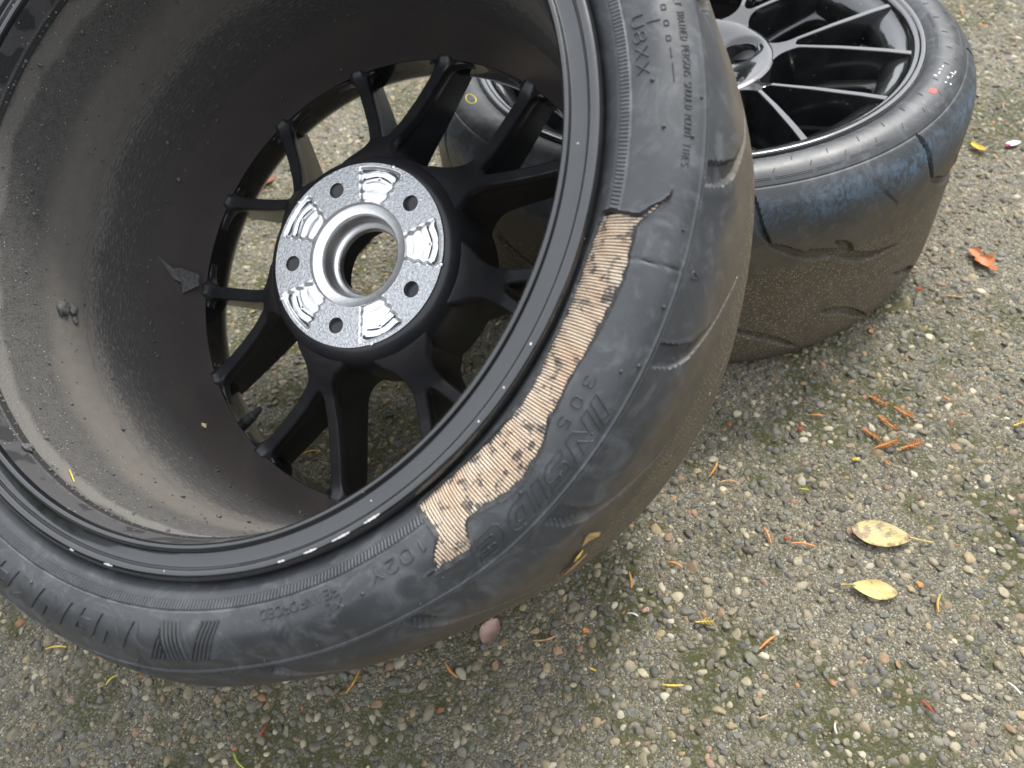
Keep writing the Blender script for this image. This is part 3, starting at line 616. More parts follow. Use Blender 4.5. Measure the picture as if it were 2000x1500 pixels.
# ply cords and the rubber between them
th, s_ = np.meshgrid(np.arange(304, 354.1, .5), np.arange(10, 57, 1.5), indexing='ij')
mesh('inner_ply', T1(th, s_, -2.7).reshape(-1, 3), grid_faces(th.shape[0], th.shape[1], False)[:, ::-1], simple('ply_rubber', (.03, .026, .024), .7, scale=500, var=.5), tyre1)
tp = np.array(tear) * [KX, 1]; CV = []; CF = []; nb = 0
for kth, t0 in enumerate(np.arange(303.5, 354, .36)):
    S = np.arange(11, 57, 1.1); sl_ = .035 + .02 * math.sin(t0 * .31)
    t = t0 + (S - 32) * sl_ * .35 + .03 * np.sin(S * .15 + t0 * .5) + rng.normal(0, .003, len(S)) + rng.normal(0, .008)
    ins = inside(np.c_[t * KX, S], tp) | (seg_dist(np.c_[t * KX, S], tp) < .7)
    ins &= ~((t > 348.95) & (S < 36))
    runs = []; i = 0
    while i < len(S):
        if ins[i]:
            j = i
            while j + 1 < len(S) and ins[j + 1]: j += 1
            if j - i >= 2: runs.append((i, j))
            i = j + 1
        else: i += 1
    for i, j in runs:
        n = j - i + 1; rad = .60 + rng.normal(0, .015); z0 = -1.75 + rng.normal(0, .04)
        offz = z0 + .15 * np.sin(S[i:j + 1] * .35 + t0 * 3)
        for k in range(6):
            a = k * math.pi / 3; CV.append(T1(t[i:j + 1] + rad * math.cos(a) / 4.4, S[i:j + 1], offz + rad * math.sin(a)))
        for k in range(6):
            k2 = (k + 1) % 6
            for q in range(n - 1): CF.append((nb + k * n + q, nb + k2 * n + q, nb + k2 * n + q + 1, nb + k * n + q + 1))
        nb += 6 * n
tag(mesh('ply_cords', np.vstack(CV), np.array(CF), M_cord, tyre1), 'tan fabric cords laid bare by the tear', kind='stuff')

# ---- moulded lettering -----------------------------------------------------------
ST = {'A': [[(0, 0), (.35, 1), (.7, 0)], [(.12, .35), (.58, .35)]], 'C': [[(.65, .15), (.5, 0), (.18, 0), (0, .2), (0, .8), (.18, 1), (.5, 1), (.65, .85)]],
      'D': [[(0, 0), (0, 1), (.4, 1), (.65, .75), (.65, .25), (.4, 0), (0, 0)]], 'E': [[(.6, 0), (0, 0), (0, 1), (.6, 1)], [(0, .5), (.5, .5)]], 'F': [[(0, 0), (0, 1), (.6, 1)], [(0, .5), (.5, .5)]],
      'H': [[(0, 0), (0, 1)], [(.65, 0), (.65, 1)], [(0, .5), (.65, .5)]], 'I': [[(.3, 0), (.3, 1)]], 'L': [[(0, 1), (0, 0), (.55, 0)]], 'M': [[(0, 0), (0, 1), (.35, .4), (.7, 1), (.7, 0)]],
      'N': [[(0, 0), (0, 1), (.65, 0), (.65, 1)]], 'O': [[(.2, 0), (0, .2), (0, .8), (.2, 1), (.48, 1), (.68, .8), (.68, .2), (.48, 0), (.2, 0)]], 'P': [[(0, 0), (0, 1), (.45, 1), (.62, .85), (.62, .62), (.45, .48), (0, .48)]],
      'R': [[(0, 0), (0, 1), (.45, 1), (.62, .85), (.62, .62), (.45, .48), (0, .48)], [(.3, .48), (.65, 0)]], 'S': [[(.62, .85), (.45, 1), (.18, 1), (0, .85), (0, .65), (.15, .52), (.5, .48), (.64, .33), (.64, .15), (.48, 0), (.18, 0), (0, .15)]],
      'T': [[(0, 1), (.7, 1)], [(.35, 1), (.35, 0)]], 'U': [[(0, 1), (0, .2), (.18, 0), (.48, 0), (.66, .2), (.66, 1)]], 'X': [[(0, 0), (.65, 1)], [(.65, 0), (0, 1)]], 'Y': [[(0, 1), (.33, .5), (.66, 1)], [(.33, .5), (.33, 0)]],
      '0': [[(.2, 0), (0, .2), (0, .8), (.2, 1), (.45, 1), (.64, .8), (.64, .2), (.45, 0), (.2, 0)]], '1': [[(.15, .8), (.35, 1), (.35, 0)]], '2': [[(0, .8), (.15, 1), (.48, 1), (.62, .82), (.62, .62), (0, 0), (.64, 0)]],
      '3': [[(0, .85), (.15, 1), (.48, 1), (.62, .85), (.62, .65), (.45, .52), (.25, .52)], [(.45, .52), (.64, .38), (.64, .15), (.48, 0), (.15, 0), (0, .15)]], '5': [[(.6, 1), (.05, 1), (.02, .55), (.42, .6), (.62, .42), (.62, .18), (.45, 0), (.15, 0), (0, .15)]],
      '8': [[(.2, .52), (.05, .68), (.05, .85), (.2, 1), (.45, 1), (.6, .85), (.6, .68), (.45, .52), (.2, .52), (0, .36), (0, .16), (.18, 0), (.48, 0), (.65, .16), (.65, .36), (.45, .52)]], '.': [[(.1, 0), (.16, .06)]], ' ': []}
class Ridge:
    def __init__(s, T): s.V = []; s.F = []; s.n = 0; s.T = T
    def line(s, P, wdt, hgt, closed=False, step=.9):
        """P in (theta deg, s mm); a raised rounded bead along it"""
        P = np.array(P, float) * [KX, 1]; P = resample(P, step, closed)
        if len(P) < 2: return
        if closed: t = np.roll(P, -1, 0) - np.roll(P, 1, 0)
        else: t = np.gradient(P, axis=0)
        t /= np.linalg.norm(t, axis=1)[:, None] + 1e-9; nr = np.c_[-t[:, 1], t[:, 0]]; n = len(P)
        prof = [(-.6, -.2), (-.40, .85), (-.14, 1.0), (.14, 1.0), (.40, .85), (.6, -.2)]
        for a, h in prof:
            Q = P + nr * a * wdt; s.V.append(s.T(Q[:, 0] / KX, Q[:, 1], hgt * 1.3 * h))
        for k in range(5):
            for q in range(n if closed else n - 1): q2 = (q + 1) % n; s.F.append((s.n + k * n + q, s.n + k * n + q2, s.n + (k + 1) * n + q2, s.n + (k + 1) * n + q))
        s.n += 6 * n
    def make(s, name, mat, parent, **k): return mesh(name, np.vstack(s.V), np.array(s.F), mat, parent, sharp=60)
S275 = lambda r: np.interp(r, [228, 238, 247, 255, 262, 269, 275], [10.5, 24.4, 33.7, 41.8, 49.1, 57.4, 66.0])
def text(string, th0, th1, r0, r1, wdt, hgt, name, mat=M_rubplain, slant=0):
    R_ = Ridge(T1); n = len(string); s0, s1 = S275(r0), S275(r1); adv = (th0 - th1) / n; H = s1 - s0; rm = (r0 + r1) / 2 * math.pi / 180
    gw = min(adv * .78, H * 1.0 / rm)
    for i, ch in enumerate(string):
        for pl in ST.get(ch, []): R_.line([(th0 - adv * i - (x / .7) * gw - slant * y, s0 + y * H) for x, y in pl], wdt, hgt, step=.6)
    o = R_.make(name, mat, tyre1); return o
tag(text('U8XX', 10.9, 3.6, 246, 251.6, .75, .5, 'lettering'), 'moulded characters U8XX')
tag(text('ONLY SPECIALLY TRAINED PERSONS SHOULD MOUNT TIRES.', 18.0, 353.9 - 360, 266.2, 269.1, .26, .3, 'lettering'), 'small moulded warning ending SHOULD MOUNT TIRES')
tag(text('REINFORCED', 295.9, 285.2, 246.4, 250.7, .5, .55, 'lettering'), 'moulded word REINFORCED')
tag(text('XL', 296.0, 293.4, 252.9, 256.9, .5, .55, 'lettering'), 'moulded letters XL')
tag(text('102Y', 307.7, 299.6, 247.6, 253.8, .75, .5, 'lettering'), 'moulded characters 102Y')
tag(text('305', 332.0, 324.9, 256.3, 261.0, .75, .5, 'lettering'), 'moulded number beside the tear')
for th_ in (11.5, 9.7, 8.0, 13.3, 15.0):
    R_ = Ridge(T1); s0 = S275(260.3); R_.line([(th_, s0), (th_ - .55, s0 + .0), (th_ - .55, s0 + 2.0), (th_, s0 + 2.0)], .4, .35, True, .5); R_.make('moulded_box', M_rubplain, tyre1)
for P_, w_, cl in (([(6.7, 48.6), (5.6, 48.8)], .6, False), ([(5.0, 49.0), (3.0, 49.3)], .6, False), ([(9.8, 39.6), (9.9, 45.8)], .8, False), ([(345.35, 72.9), (344.99, 78.2), (344.63, 72.6)], .45, True), ([(278.6, 70.2), (276.9, 70.4), (277.4, 74)], .5, False)):
    R_ = Ridge(T1); R_.line(P_, w_, .4, cl); R_.make('moulded_mark', M_rubplain, tyre1)
# vent nubs
nV = []; nF = []; k = 0
for th_, s0 in [(3.3, 39.5), (357.6, 58.5), (333.8, 56.0), (327.3, 59.2), (322.4, 58.5), (318.6, 48.9 + .9), (316.5, 62), (312.4, 58), (310.9, 62.6), (306.8, 56.5), (298.6, 42), (297.4, 60.5), (283.8, 62.4), (276.5, 44), (272.8, 58.2), (264.2, 48.6), (262.2, 37.4), (258.8, 44.7), (250, 38.2), (253.3, 56), (335.0, 62.5), (341.0, 62.4), (348.5, 60.6), (1.8, 63), (358.2, 44.7), (267.1, 60), (290.6, 60.4), (303.0, 63)]:
    q, qf = ico(1); c = T1(th_, s0, .1); nV.append(q * random.uniform(.75, 1.15) + c); nF.append(qf + k); k += len(q)
tag(mesh('vent_nubs', np.vstack(nV), np.vstack(nF), M_rubplain, tyre1), kind='stuff')
# INSIDE: outlined italic capitals
def glyph_line(polys, th0, s0, H, x0, slant, wdt=.55, hgt=.5, name='letter', rm=267):
    R_ = Ridge(T1); k = 180 / math.pi / rm
    for pl, closed in polys: R_.line([(th0 - (x0 + x + slant * y) * k, s0 + y * H / 8.7) for x, y in pl], wdt, hgt, closed, .7)
    return R_.make(name, M_rubplain, tyre1)
h = 8.7
I_ = [([(0, 0), (0, h), (5, h), (5, 0)], True)]
N_ = [([(0, 0), (0, h), (5.5, h), (12.5, 3.4), (12.5, h), (17.5, h), (17.5, 0), (12.3, 0), (5, 5.4), (5, 0)], True)]
S_ = [([(0, 0), (10, 0), (12.6, 1), (14, 3), (12.6, 5), (10, 5.4), (5, 5.4), (4.4, 6), (5, 6.6), (13, 6.6), (13, h), (4, h), (1.2, 7.8), (0, 6), (1.2, 4), (4, 3.3), (8.6, 3.3), (9.2, 2.7), (8.6, 2.1), (0, 2.1)], True)]
D_ = [([(0, 0), (0, h), (10, h), (13.4, 7.4), (14.6, 4.4), (13.4, 1.4), (10, 0)], True), ([(4.6, 2.2), (4.6, 6.5), (8.6, 6.5), (10, 5.6), (10.2, 4.4), (9.8, 3.0), (8.6, 2.2)], True)]
E_ = [([(15, 0), (4, 0), (1.2, 1), (0, 3.4), (.2, 6), (2, 8.0), (4.4, h), (15, h), (15, 6.6), (6, 6.6), (5.4, 6), (6, 5.4), (14, 5.4), (14, 3.4), (6, 3.4), (5.4, 2.7), (6, 2.1), (15, 2.1)], True)]
for ch, gl, x0 in (('I', I_, 0), ('N', N_, 8.0), ('S', S_, 29.5), ('I', I_, 46), ('D', D_, 54), ('E', E_, 73)):
    tag(glyph_line(gl, 330.8, 50.9, 11.0, x0, .6), 'outlined italic capital %s of INSIDE' % ch)
# NANKANG and the striped N: raised block capitals
def block(outer, holes, th0, s0, sc, x0, slant, name, rm=258, hgt=1.0, ch=''):
    k = 180 / math.pi / rm
    mp = lambda P: np.array([(x0 + x * sc + slant * y * sc, y * sc) for x, y in P])
    O = resample(mp(outer), 1.2); Hs = [resample(mp(h_), 1.2) for h_ in holes]
    x_, y_ = O.min(0), O.max(0); gx, gy = np.meshgrid(np.arange(x_[0], y_[0], 2.2), np.arange(x_[1], y_[1], 2.2)); G = np.c_[gx.ravel(), gy.ravel()]
    ok = inside(G, O) & (seg_dist(G, O) > .8)
    for h_ in Hs: ok &= ~inside(G, h_) & (seg_dist(G, h_) > .8)
    vo, fo, ov = cdt(O, Hs, G[ok]); W = lambda P, off: T1(th0 - P[:, 0] * k, s0 + P[:, 1], off)
    V = [W(vo, hgt)]; F = [tuple(f) for f in fo]; n = len(vo)
    for lp in [O] + Hs:
        m = len(lp); ou = inset(lp, -.45) if lp is O else inset(lp, .0)
        V.append(W(lp, hgt)); V.append(W(ou, -.15))
        for i in range(m): j = (i + 1) % m; F.append((n + i, n + j, n + m + j, n + m + i))
        n += 2 * m
    return mesh(name, np.vstack(V), F, M_rubplain, tyre1, sharp=30)
GN = [(0, 0), (0, 1), (.34, 1), (.86, .42), (.86, 1), (1.18, 1), (1.18, 0), (.86, 0), (.32, .6), (.32, 0)]
GA = [(0, 0), (0, .72), (.1, .92), (.3, 1), (1.12, 1), (1.12, 0), (.82, 0), (.82, .3), (.3, .3), (.3, 0)]; GAh = [(.3, .5), (.3, .74), (.82, .74), (.82, .5)]
GK = [(0, 0), (0, 1), (.32, 1), (.32, .64), (.76, 1), (1.18, 1), (.62, .52), (1.18, 0), (.74, 0), (.32, .38), (.32, 0)]
GG = [(.2, 0), (0, .16), (0, .84), (.2, 1), (1.1, 1), (1.1, .74), (.32, .74), (.32, .26), (.8, .26), (.8, .4), (.5, .4), (.5, .6), (1.1, .6), (1.1, 0)]
sb = S275(250.2); k_ = 180 / math.pi / 258
for i, (gl, hl, ch) in enumerate(((GN, [], 'N'), (GA, [GAh], 'A'), (GN, [], 'N'), (GK, [], 'K'), (GA, [GAh], 'A'), (GN, [], 'N'), (GG, [], 'G'))):
    tag(block(gl, hl, 267.5, sb, 15.6, i * 5.02 / k_, .5 if ch != 'A' else .4, 'letter', ch=ch), 'raised bold capital %s' % ch)
# striped N emblem
sA, Hn, kn = 34.5, 21.5, .2222
E_ = lambda x, y: (279.7 - (x + .52 * y) * kn, sA + y)
for q in range(5):
    for P_ in ([(q * 2.5, 0), (q * 2.5, Hn)], [(25.8 + q * 2.6, 0), (12.3 + q * 2.6, Hn)], [(24.8 + q * 2.5, max(2.0, (37.6 - 24.8 - q * 2.5) / 13.5 * Hn)), (24.8 + q * 2.5, Hn)]):
        if P_[1][1] - P_[0][1] < 1.5: continue
        R_ = Ridge(T1); R_.line([E_(*a_) for a_ in P_], 1.5, .85, step=.8); R_.make('emblem_stripe', M_rubplain, tyre1)
# valve stem, standing in the gap by the barrel
def tube(P, R, seg=12):
    P = np.array(P, float); n = len(P); V = []; t = np.gradient(P, axis=0); t /= np.linalg.norm(t, axis=1)[:, None]
    up = np.array([0, 0, 1.]) if abs(t[0][2]) < .9 else np.array([1., 0, 0])
    for i in range(n):
        a = np.cross(t[i], up); a /= np.linalg.norm(a); b = np.cross(t[i], a)
        for k in range(seg): V.append(P[i] + R[i] * (math.cos(2 * math.pi * k / seg) * a + math.sin(2 * math.pi * k / seg) * b))
    F = [(i * seg + k, i * seg + (k + 1) % seg, (i + 1) * seg + (k + 1) % seg, (i + 1) * seg + k) for i in range(n - 1) for k in range(seg)]
    F += [tuple(range(seg))[::-1], tuple((n - 1) * seg + k for k in range(seg))]
    return np.array(V), F
a_ = math.radians(220.5); dr = np.array([math.cos(a_), math.sin(a_), 0])
b0 = dr * 194 + [0, 0, -74]; b1 = np.array([math.cos(math.radians(222)) * 170, math.sin(math.radians(222)) * 170, -66.])
V, F = tube([b0, b0 + (b1 - b0) * .3, b0 + (b1 - b0) * .62, b0 + (b1 - b0) * .64, b0 + (b1 - b0) * .95, b1], [5.2, 4.8, 3.9, 3.0, 3.0, 2.6])
vs = mesh('valve_stem', V, F, M_rubplain, W1, sharp=50)

# ================================================================== wheel 2 : lying flat behind
W2 = empty('car_wheel', (146.406, 804.192, 222.0), ((0.99595689, 0.08983251, 0), (-0.08983251, 0.99595689, 0), (0, 0, 1)))
W2.matrix_world = Matrix([[0.99595689, -0.0898325, 0, .146406], [0.0898325, 0.99595689, 0, .804192], [0, 0, 1, .222], [0, 0, 0, 1]])
W2.matrix_world = Matrix([[0.99595689, -0.0898325, 0, .146406], [0.0898325, 0.99595689, 0, .804192], [0, 0, 1, .222], [0, 0, 0, 1]])
tag(W2, 'black spoked wheel lying flat face up, tyre shoulder bluish in patches with curved grooves', 'wheel', 'car wheels')
build_rim(W2, 108.0 , -349.0, -3.0, True, dusty=False)
K2 = [(222, -8), (229, -4), (233, -1), (240, 2), (250, 1.5), (258, -1.5), (263.4, -5.7), (270, -12), (277, -22), (281.5, -36), (283, -55), (283.5, -110), (283.5, -165), (282.5, -188), (279, -203), (271, -215), (260, -221.5), (245, -221.8), (235, -216), (225, -208)]
def k2(th, r, z): return r + 5 * np.exp(-(angd(th, 285) / 45) ** 2) * np.clip((-z - 120) / 90, 0, 1)
T2, ST2, prof2 = tyre_surface(K2, k2)
def arc_groove(th, s, pts, wdt, dep, soft=.8):
    P = np.c_[(th * 4.95).ravel(), s.ravel()]; dep = dep * 1.35; q = catmull(np.array(pts) * [4.95, 1], 5); d = np.full(len(P), 99.)
    lo, hi = q.min(0) - 10, q.max(0) + 10; m = (P > lo).all(1) & (P < hi).all(1)
    if m.any():
        dd = np.full(m.sum(), 99.); Pm = P[m]
        for i in range(len(q) - 1):
            a, b = q[i], q[i + 1]; ab = b - a; t = np.clip(((Pm - a) @ ab) / max(ab @ ab, 1e-9), 0, 1)
            w_ = wdt * math.sin(math.pi * min(1, (i + 1.5) / (len(q)))) ** .5
            dd = np.minimum(dd, np.hypot(*(Pm - a - t[:, None] * ab).T) - w_)
        d[m] = dd
    return -dep * (1 - smooth(d, -soft * .5, soft * .5)).reshape(th.shape)
G2 = [([(303.0, 50), (303.8, 62), (305.0, 83), (307.3, 103.5)], 2.4, 3.5), ([(307.3, 103.5), (309.6, 110), (314.3, 124), (319, 131), (324, 130)], 3.6, 3.2), ([(324.2, 136), (322.6, 126), (320, 117)], 3.2, 3.5),
      ([(279, 120), (284.4, 131), (289.5, 145), (295, 155.5), (301, 161)], 5.0, 4.2), ([(285, 203), (291, 217), (299, 249)], 4.2, 3.5), ([(303.5, 205), (310.3, 221), (316.5, 243)], 4.0, 3.5), ([(291, 72), (294, 88), (297, 103)], .8, 1.2)]
def disp2(th, s):
    d = np.zeros(th.shape)
    d += .6 * np.exp(-((s - 46.5) / .7) ** 2) - .7 * np.exp(-((s - 48.4) / .8) ** 2)
    d += .35 * (smooth(s, 12, 13) * (1 - smooth(s, 17, 18)))
    for sh in (-72, -36, 0, 36, 72, 108, 144, 180, 216, 252):
        for pts, w_, dep in G2:
            if sh != 0 and w_ == .8: continue
            P = [((a + sh) % 360, b) for a, b in pts]
            if max(p[0] for p in P) - min(p[0] for p in P) > 100: continue
            d = np.minimum(d, arc_groove(th, s, P, w_, dep) + np.maximum(d, 0) * 0) if True else d
    # faint moulded lettering blocks on the sidewall
    return d
rows2 = np.unique(np.round(np.concatenate([np.arange(4, 44, 1.6), np.arange(44, 52, .7), np.arange(52, 260, 1.6), np.arange(260, ST2, 6), [ST2]]), 3))
tyre2 = tyre_mesh('tyre', T2, ST2, disp2, M_rub2, W2, .3, rows2)
# raised sidewall print of wheel 2: illegible at this distance, so only bars, ticks and a round mark
def T2w(th, s, off=0): return T2(th, s, off)
R_ = Ridge(T2w)
for a in np.arange(262, 360, 7.3):
    R_.line([(a, 22 + 3 * math.sin(a)), (a - .5, 27 + 3 * math.sin(a))], .7, .4); R_.line([(a + 3, 33), (a + 2.4, 37)], .7, .4)
for a0, a1, s0 in ((266, 271, 42), (272, 279, 42.2), (280, 285, 42), (287, 291.5, 40.5), (293, 296, 40), (318, 324, 36), (326, 331, 37), (333, 345, 40), (347, 356, 40), (335, 342, 17), (345, 352, 17.5)):
    for ds in (-.9, .5): R_.line([(a, s0 + ds) for a in np.linspace(a0, a1, 8)], .6, .3)
tag(R_.make('moulded_marks', M_rubplain, tyre2), 'faint moulded marks round the sidewall', kind='stuff')
def patch(T, th0, s0, rx, ry, off, n=18, jag=.1):
    V = [T(th0, s0, off)] + [T(th0 + rx * (1 + random.uniform(-jag, jag)) * math.cos(t) / 4.6, s0 + ry * (1 + random.uniform(-jag, jag)) * math.sin(t), off) for t in np.linspace(0, 2 * math.pi, n, endpoint=False)]
    F = [(0, 1 + (i + 1) % n, 1 + i) for i in range(n)]; return np.array(V), F
def chalk(pos, mat, name, label, off=.25):
    VV = []; FF = []; k = 0
    for th0, s0, rx, ry in pos:
        V, F = patch(T2, th0, s0, rx, ry, off); VV.append(V); FF += [tuple(i + k for i in f) for f in F]; k += len(V)
    return tag(mesh(name, np.vstack(VV), FF, mat, tyre2), label)
chalk([(315.4, 28.5, 5.0, 3.4)], simple('red_paint', (.62, .06, .05), .55), 'paint_dot', 'round red paint dot')
chalk([(322.3, 33, 2.2, 1.2), (323.2, 36, 3.0, .8), (324.4, 35, 1.2, 2.6), (325.4, 37, 2.6, .8), (320.6, 38, 1.4, 1.1), (320.2, 33.5, 1.2, 1.0), (323, 24.5, 2.6, .7), (324.5, 24, .8, 1.6), (326, 25, 2.4, .7), (321.6, 22.5, 1.6, 1.6)], simple('white_crayon', (.62, .63, .62), .8), 'chalk_marks', 'white crayon scribble')
_y = Ridge(T2w); _y.line([(196.5 + 2.2 * math.cos(t), 28 + 4.5 * math.sin(t)) for t in np.linspace(0, 6.28, 22, endpoint=False)], 1.3, .25, True)
tag(_y.make('paint_ring', simple('yellow_paint', (.55, .45, .04), .6), tyre2), 'small yellow painted ring')

# ================================================================== loose things
exec_deb = True
COLS = {'amber': (.62, .33, .07), 'tan': (.52, .33, .17), 'orange': (.66, .28, .09), 'lime': (.46, .50, .05), 'yellow': (.70, .52, .10), 'white': (.72, .70, .60), 'red': (.42, .075, .035), 'rust': (.30, .12, .07), 'pink': (.52, .32, .25)}
MC = {k: simple('litter_' + k, c, .7, scale=300, var=.3, bump=.0004) for k, c in COLS.items()}
DEB = [
 ('needle',(128.5, 410.9),(117.9, 395.0),'amber'),
 ('needle',(124.6, 387.8),(143.8, 385.9),'tan'),
 ('needle',(156.2, 339.4),(159.0, 323.2),'orange'),
 ('needle',(176.3, 323.2),(196.0, 317.7),'orange'),
 ('needle',(69.8, 311.1),(80.4, 305.8),'orange'),
 ('needle',(280.9, 270.7),(274.2, 255.8),'amber'),
 ('needle',(225.9, 459.0),(236.7, 457.5),'orange'),
 ('needle',(352.5, 470.5),(357.4, 465.6),'orange'),
 ('needle',(194.8, 376.4),(203.0, 374.8),'lime'),
 ('needle',(-119.8, 231.3),(-109.1, 219.3),'orange'),
 ('needle',(35.6, 303.4),(36.3, 288.7),'orange'),
 ('needle',(51.6, 207.8),(67.6, 206.8),'yellow'),
 ('needle',(130.5, 232.4),(144.6, 242.6),'orange'),
 ('needle',(30.3, 266.7),(38.8, 263.7),'white'),
 ('needle',(-4.3, 223.5),(2.0, 220.4),'yellow'),
 ('needle',(239.2, 189.4),(245.0, 180.4),'red'),
 ('needle',(304.4, 200.5),(310.5, 191.4),'white'),
 ('needle',(173.4, 175.5),(172.5, 168.0),'white'),
 ('needle',(118.8, 180.5),(125.9, 182.5),'tan'),
 ('needle',(-475.4, 257.8),(-455.7, 258.4),'yellow'),
 ('needle',(-407.7, 224.1),(-400.2, 232.3),'yellow'),
 ('needle',(-264.9, 179.6),(-261.1, 187.2),'red'),
 ('needle',(-283.0, 167.7),(-272.1, 156.4),'lime'),
 ('needle',(-191.6, 227.8),(-200.2, 209.6),'amber'),
 ('needle',(644.0, 1236.0),(645.0, 1219.7),'orange'),
 ('needle',(653.5, 1182.9),(664.2, 1175.3),'orange'),
 ('needle',(606.6, 965.8),(598.5, 950.3),'tan'),
 ('needle',(399.7, 607.6),(419.7, 601.4),'tan'),
 ('needle',(-282.7, 448.3),(-264.3, 453.3),'amber'),
 ('needle',(-48.6, 247.1),(-28.2, 250.9),'tan'),
 ('sprig',(285.4, 477.6),(298.9, 466.2),'orange'),
 ('sprig',(304.5, 462.5),(316.6, 448.4),'orange'),
 ('sprig',(286.9, 453.3),(298.1, 435.9),'orange'),
 ('sprig',(268.6, 439.4),(278.8, 426.0),'orange'),
 ('sprig',(273.6, 416.4),(295.2, 423.6),'orange'),
 ('sprig',(294.4, 413.7),(315.4, 419.1),'orange'),
 ('sprig',(277.0, 401.8),(280.6, 395.9),'orange'),
 ('sprig',(84.6, 256.8),(99.1, 257.0),'yellow'),
 ('sprig',(402.3, 431.7),(419.4, 436.9),'yellow'),
 ('leaf',(228.0, 332.1),(275.0, 320.0),'big'),
 ('leaf',(247.9, 272.3),(214.1, 281.6),'small'),
 ('leaf',(-89.3, 245.4),(-76.8, 265.4),'pink'),
 ('leaf',(528.7, 876.1),(538.7, 855.8),'gold'),
 ('leaf',(453.4, 675.4),(466.4, 635.0),'rust'),
 ('leaf',(-280.3, 761.5),(-245.0, 803.2),'rust2'),
 ('leaf',(-454.0, 923.7),(-409.2, 945.5),'rust3'),
 ('chip',(209.1, 445.4),(213.7, 442.6),'red'),
 ('chip',(171.8, 330.4),(174.6, 325.3),'red'),
 ('chip',(251.2, 405.9),(254.2, 403.4),'yellow'),
 ('chip',(-7.0, 254.4),(-2.4, 252.9),'orange'),
 ('chip',(43.3, 269.7),(48.6, 268.1),'pink'),
 ('chip',(-124.8, 196.4),(-117.6, 192.3),'rust'),
 ('chip',(268.6, 282.9),(268.3, 277.1),'orange'),
 ('chip',(379.4, 622.1),(383.1, 618.4),'red'),
 ('chip',(310.1, 564.6),(314.3, 561.2),'orange'),
 ('chip',(685.0, 1135.8),(689.3, 1128.4),'tan'),
 ('petal',(568.2, 867.1),(588.4, 870.8),'white'),
]
GZ = 2.2     # litter rests on the stones' tops
def needle(a, b, mat, label, grp, r=.62, bow=None):
    a = np.array([*a, GZ + random.uniform(.6, 1.6)]); b = np.array([*b, GZ + random.uniform(.6, 1.8)]); d = b - a; L = np.linalg.norm(d); n = np.array([-d[1], d[0], 0]) / L
    bow = random.uniform(-.12, .12) if bow is None else bow; t = np.linspace(0, 1, 9)
    P = a + np.outer(t, d) + np.outer(np.sin(t * math.pi) * bow * L, n) + np.outer(np.sin(t * math.pi) * 1.0, [0, 0, 1])
    V, F = tube(P, r * (.35 + .75 * np.sin(.25 + t * 2.6) ** .7), 7)
    return tag(mesh('needle', V, F, mat, sharp=60), label, 'needle', grp)
def sprig(a, b, mat, label, grp):
    a = np.array(a); b = np.array(b); d = b - a; L = np.hypot(*d); e = d / L; n = np.array([-e[1], e[0]]); Vs = []; Fs = []; k = 0
    def flake(c, dr, l, w_):
        nonlocal k
        pr = np.array([-dr[1], dr[0]]); z = GZ + .8 + random.uniform(0, .8)
        pts = [(c, 0), (c + dr * l * .4 + pr * w_, .5), (c + dr * l, .1), (c + dr * l * .4 - pr * w_, .5), (c + dr * l * .5, 1.1)]
        V = [(p[0], p[1], z + h_) for p, h_ in pts] + [(p[0], p[1], z + h_ - .5) for p, h_ in pts[:4]]
        Vs.extend(V); Fs.extend([tuple(q + k for q in f) for f in ((0, 1, 4), (1, 2, 4), (2, 3, 4), (3, 0, 4), (0, 5, 6, 1), (1, 6, 7, 2), (2, 7, 8, 3), (3, 8, 5, 0))]); k += 9
    m = max(4, int(L / 2.2)); V, F = tube([(a[0] + d[0] * t, a[1] + d[1] * t, GZ + 1) for t in np.linspace(0, 1, 5)], [.7, .65, .6, .5, .3], 6); Vs.extend(V.tolist()); Fs.extend(F); k += len(V)
    for i in range(m):
        c = a + d * (i + .6) / m; l = L * .30 * math.sin(.5 + 2.3 * i / m) + 1.2
        for sd in (1, -1):
            if random.random() < .3: continue
            dr = e * .75 + n * sd * random.uniform(.5, .8); dr /= np.hypot(*dr)
            for j in range(max(1, int(l / 1.6))): flake(c + dr * j * 1.5, dr, random.uniform(1.6, 2.4), random.uniform(.4, .62))
    return tag(mesh('cedar_sprig', np.array(Vs), Fs, mat, smooth=False), label, 'sprig', grp)
def mat_leaf(name, c1, c2, spot, amt):
    b = NB(name); obj = b.tc.outputs['Object']; n = b.noise(obj, 45, 4, .6); s = b.noise(obj, 130, 3, .55)
    uv = b.xyz(b.tc.outputs['UV']); v = b.math('ABSOLUTE', b.math('SUBTRACT', uv[1], .5))
    c = b.mix(b.ramp(n, [(.35, 0), (.65, 1)]), c1, c2); c = b.mix(b.ramp(s, [(amt, 0), (amt + .08, .85)]), c, spot)
    vein = b.math('ABSOLUTE', b.math('SINE', b.math('MULTIPLY', b.math('ADD', uv[0], b.math('MULTIPLY', v, -.9)), 26.0)))
    vm = b.math('MAXIMUM', b.math('LESS_THAN', v, .018), b.math('LESS_THAN', vein, .07))
    c = b.mix(b.math('MULTIPLY', vm, .45), c, tuple(min(1, x * 1.5) for x in c1))
    return b.done(Base_Color=c, Roughness=.55, Normal=b.bump(b.math('ADD', n, b.math('MULTIPLY', vm, .5)), .0006))
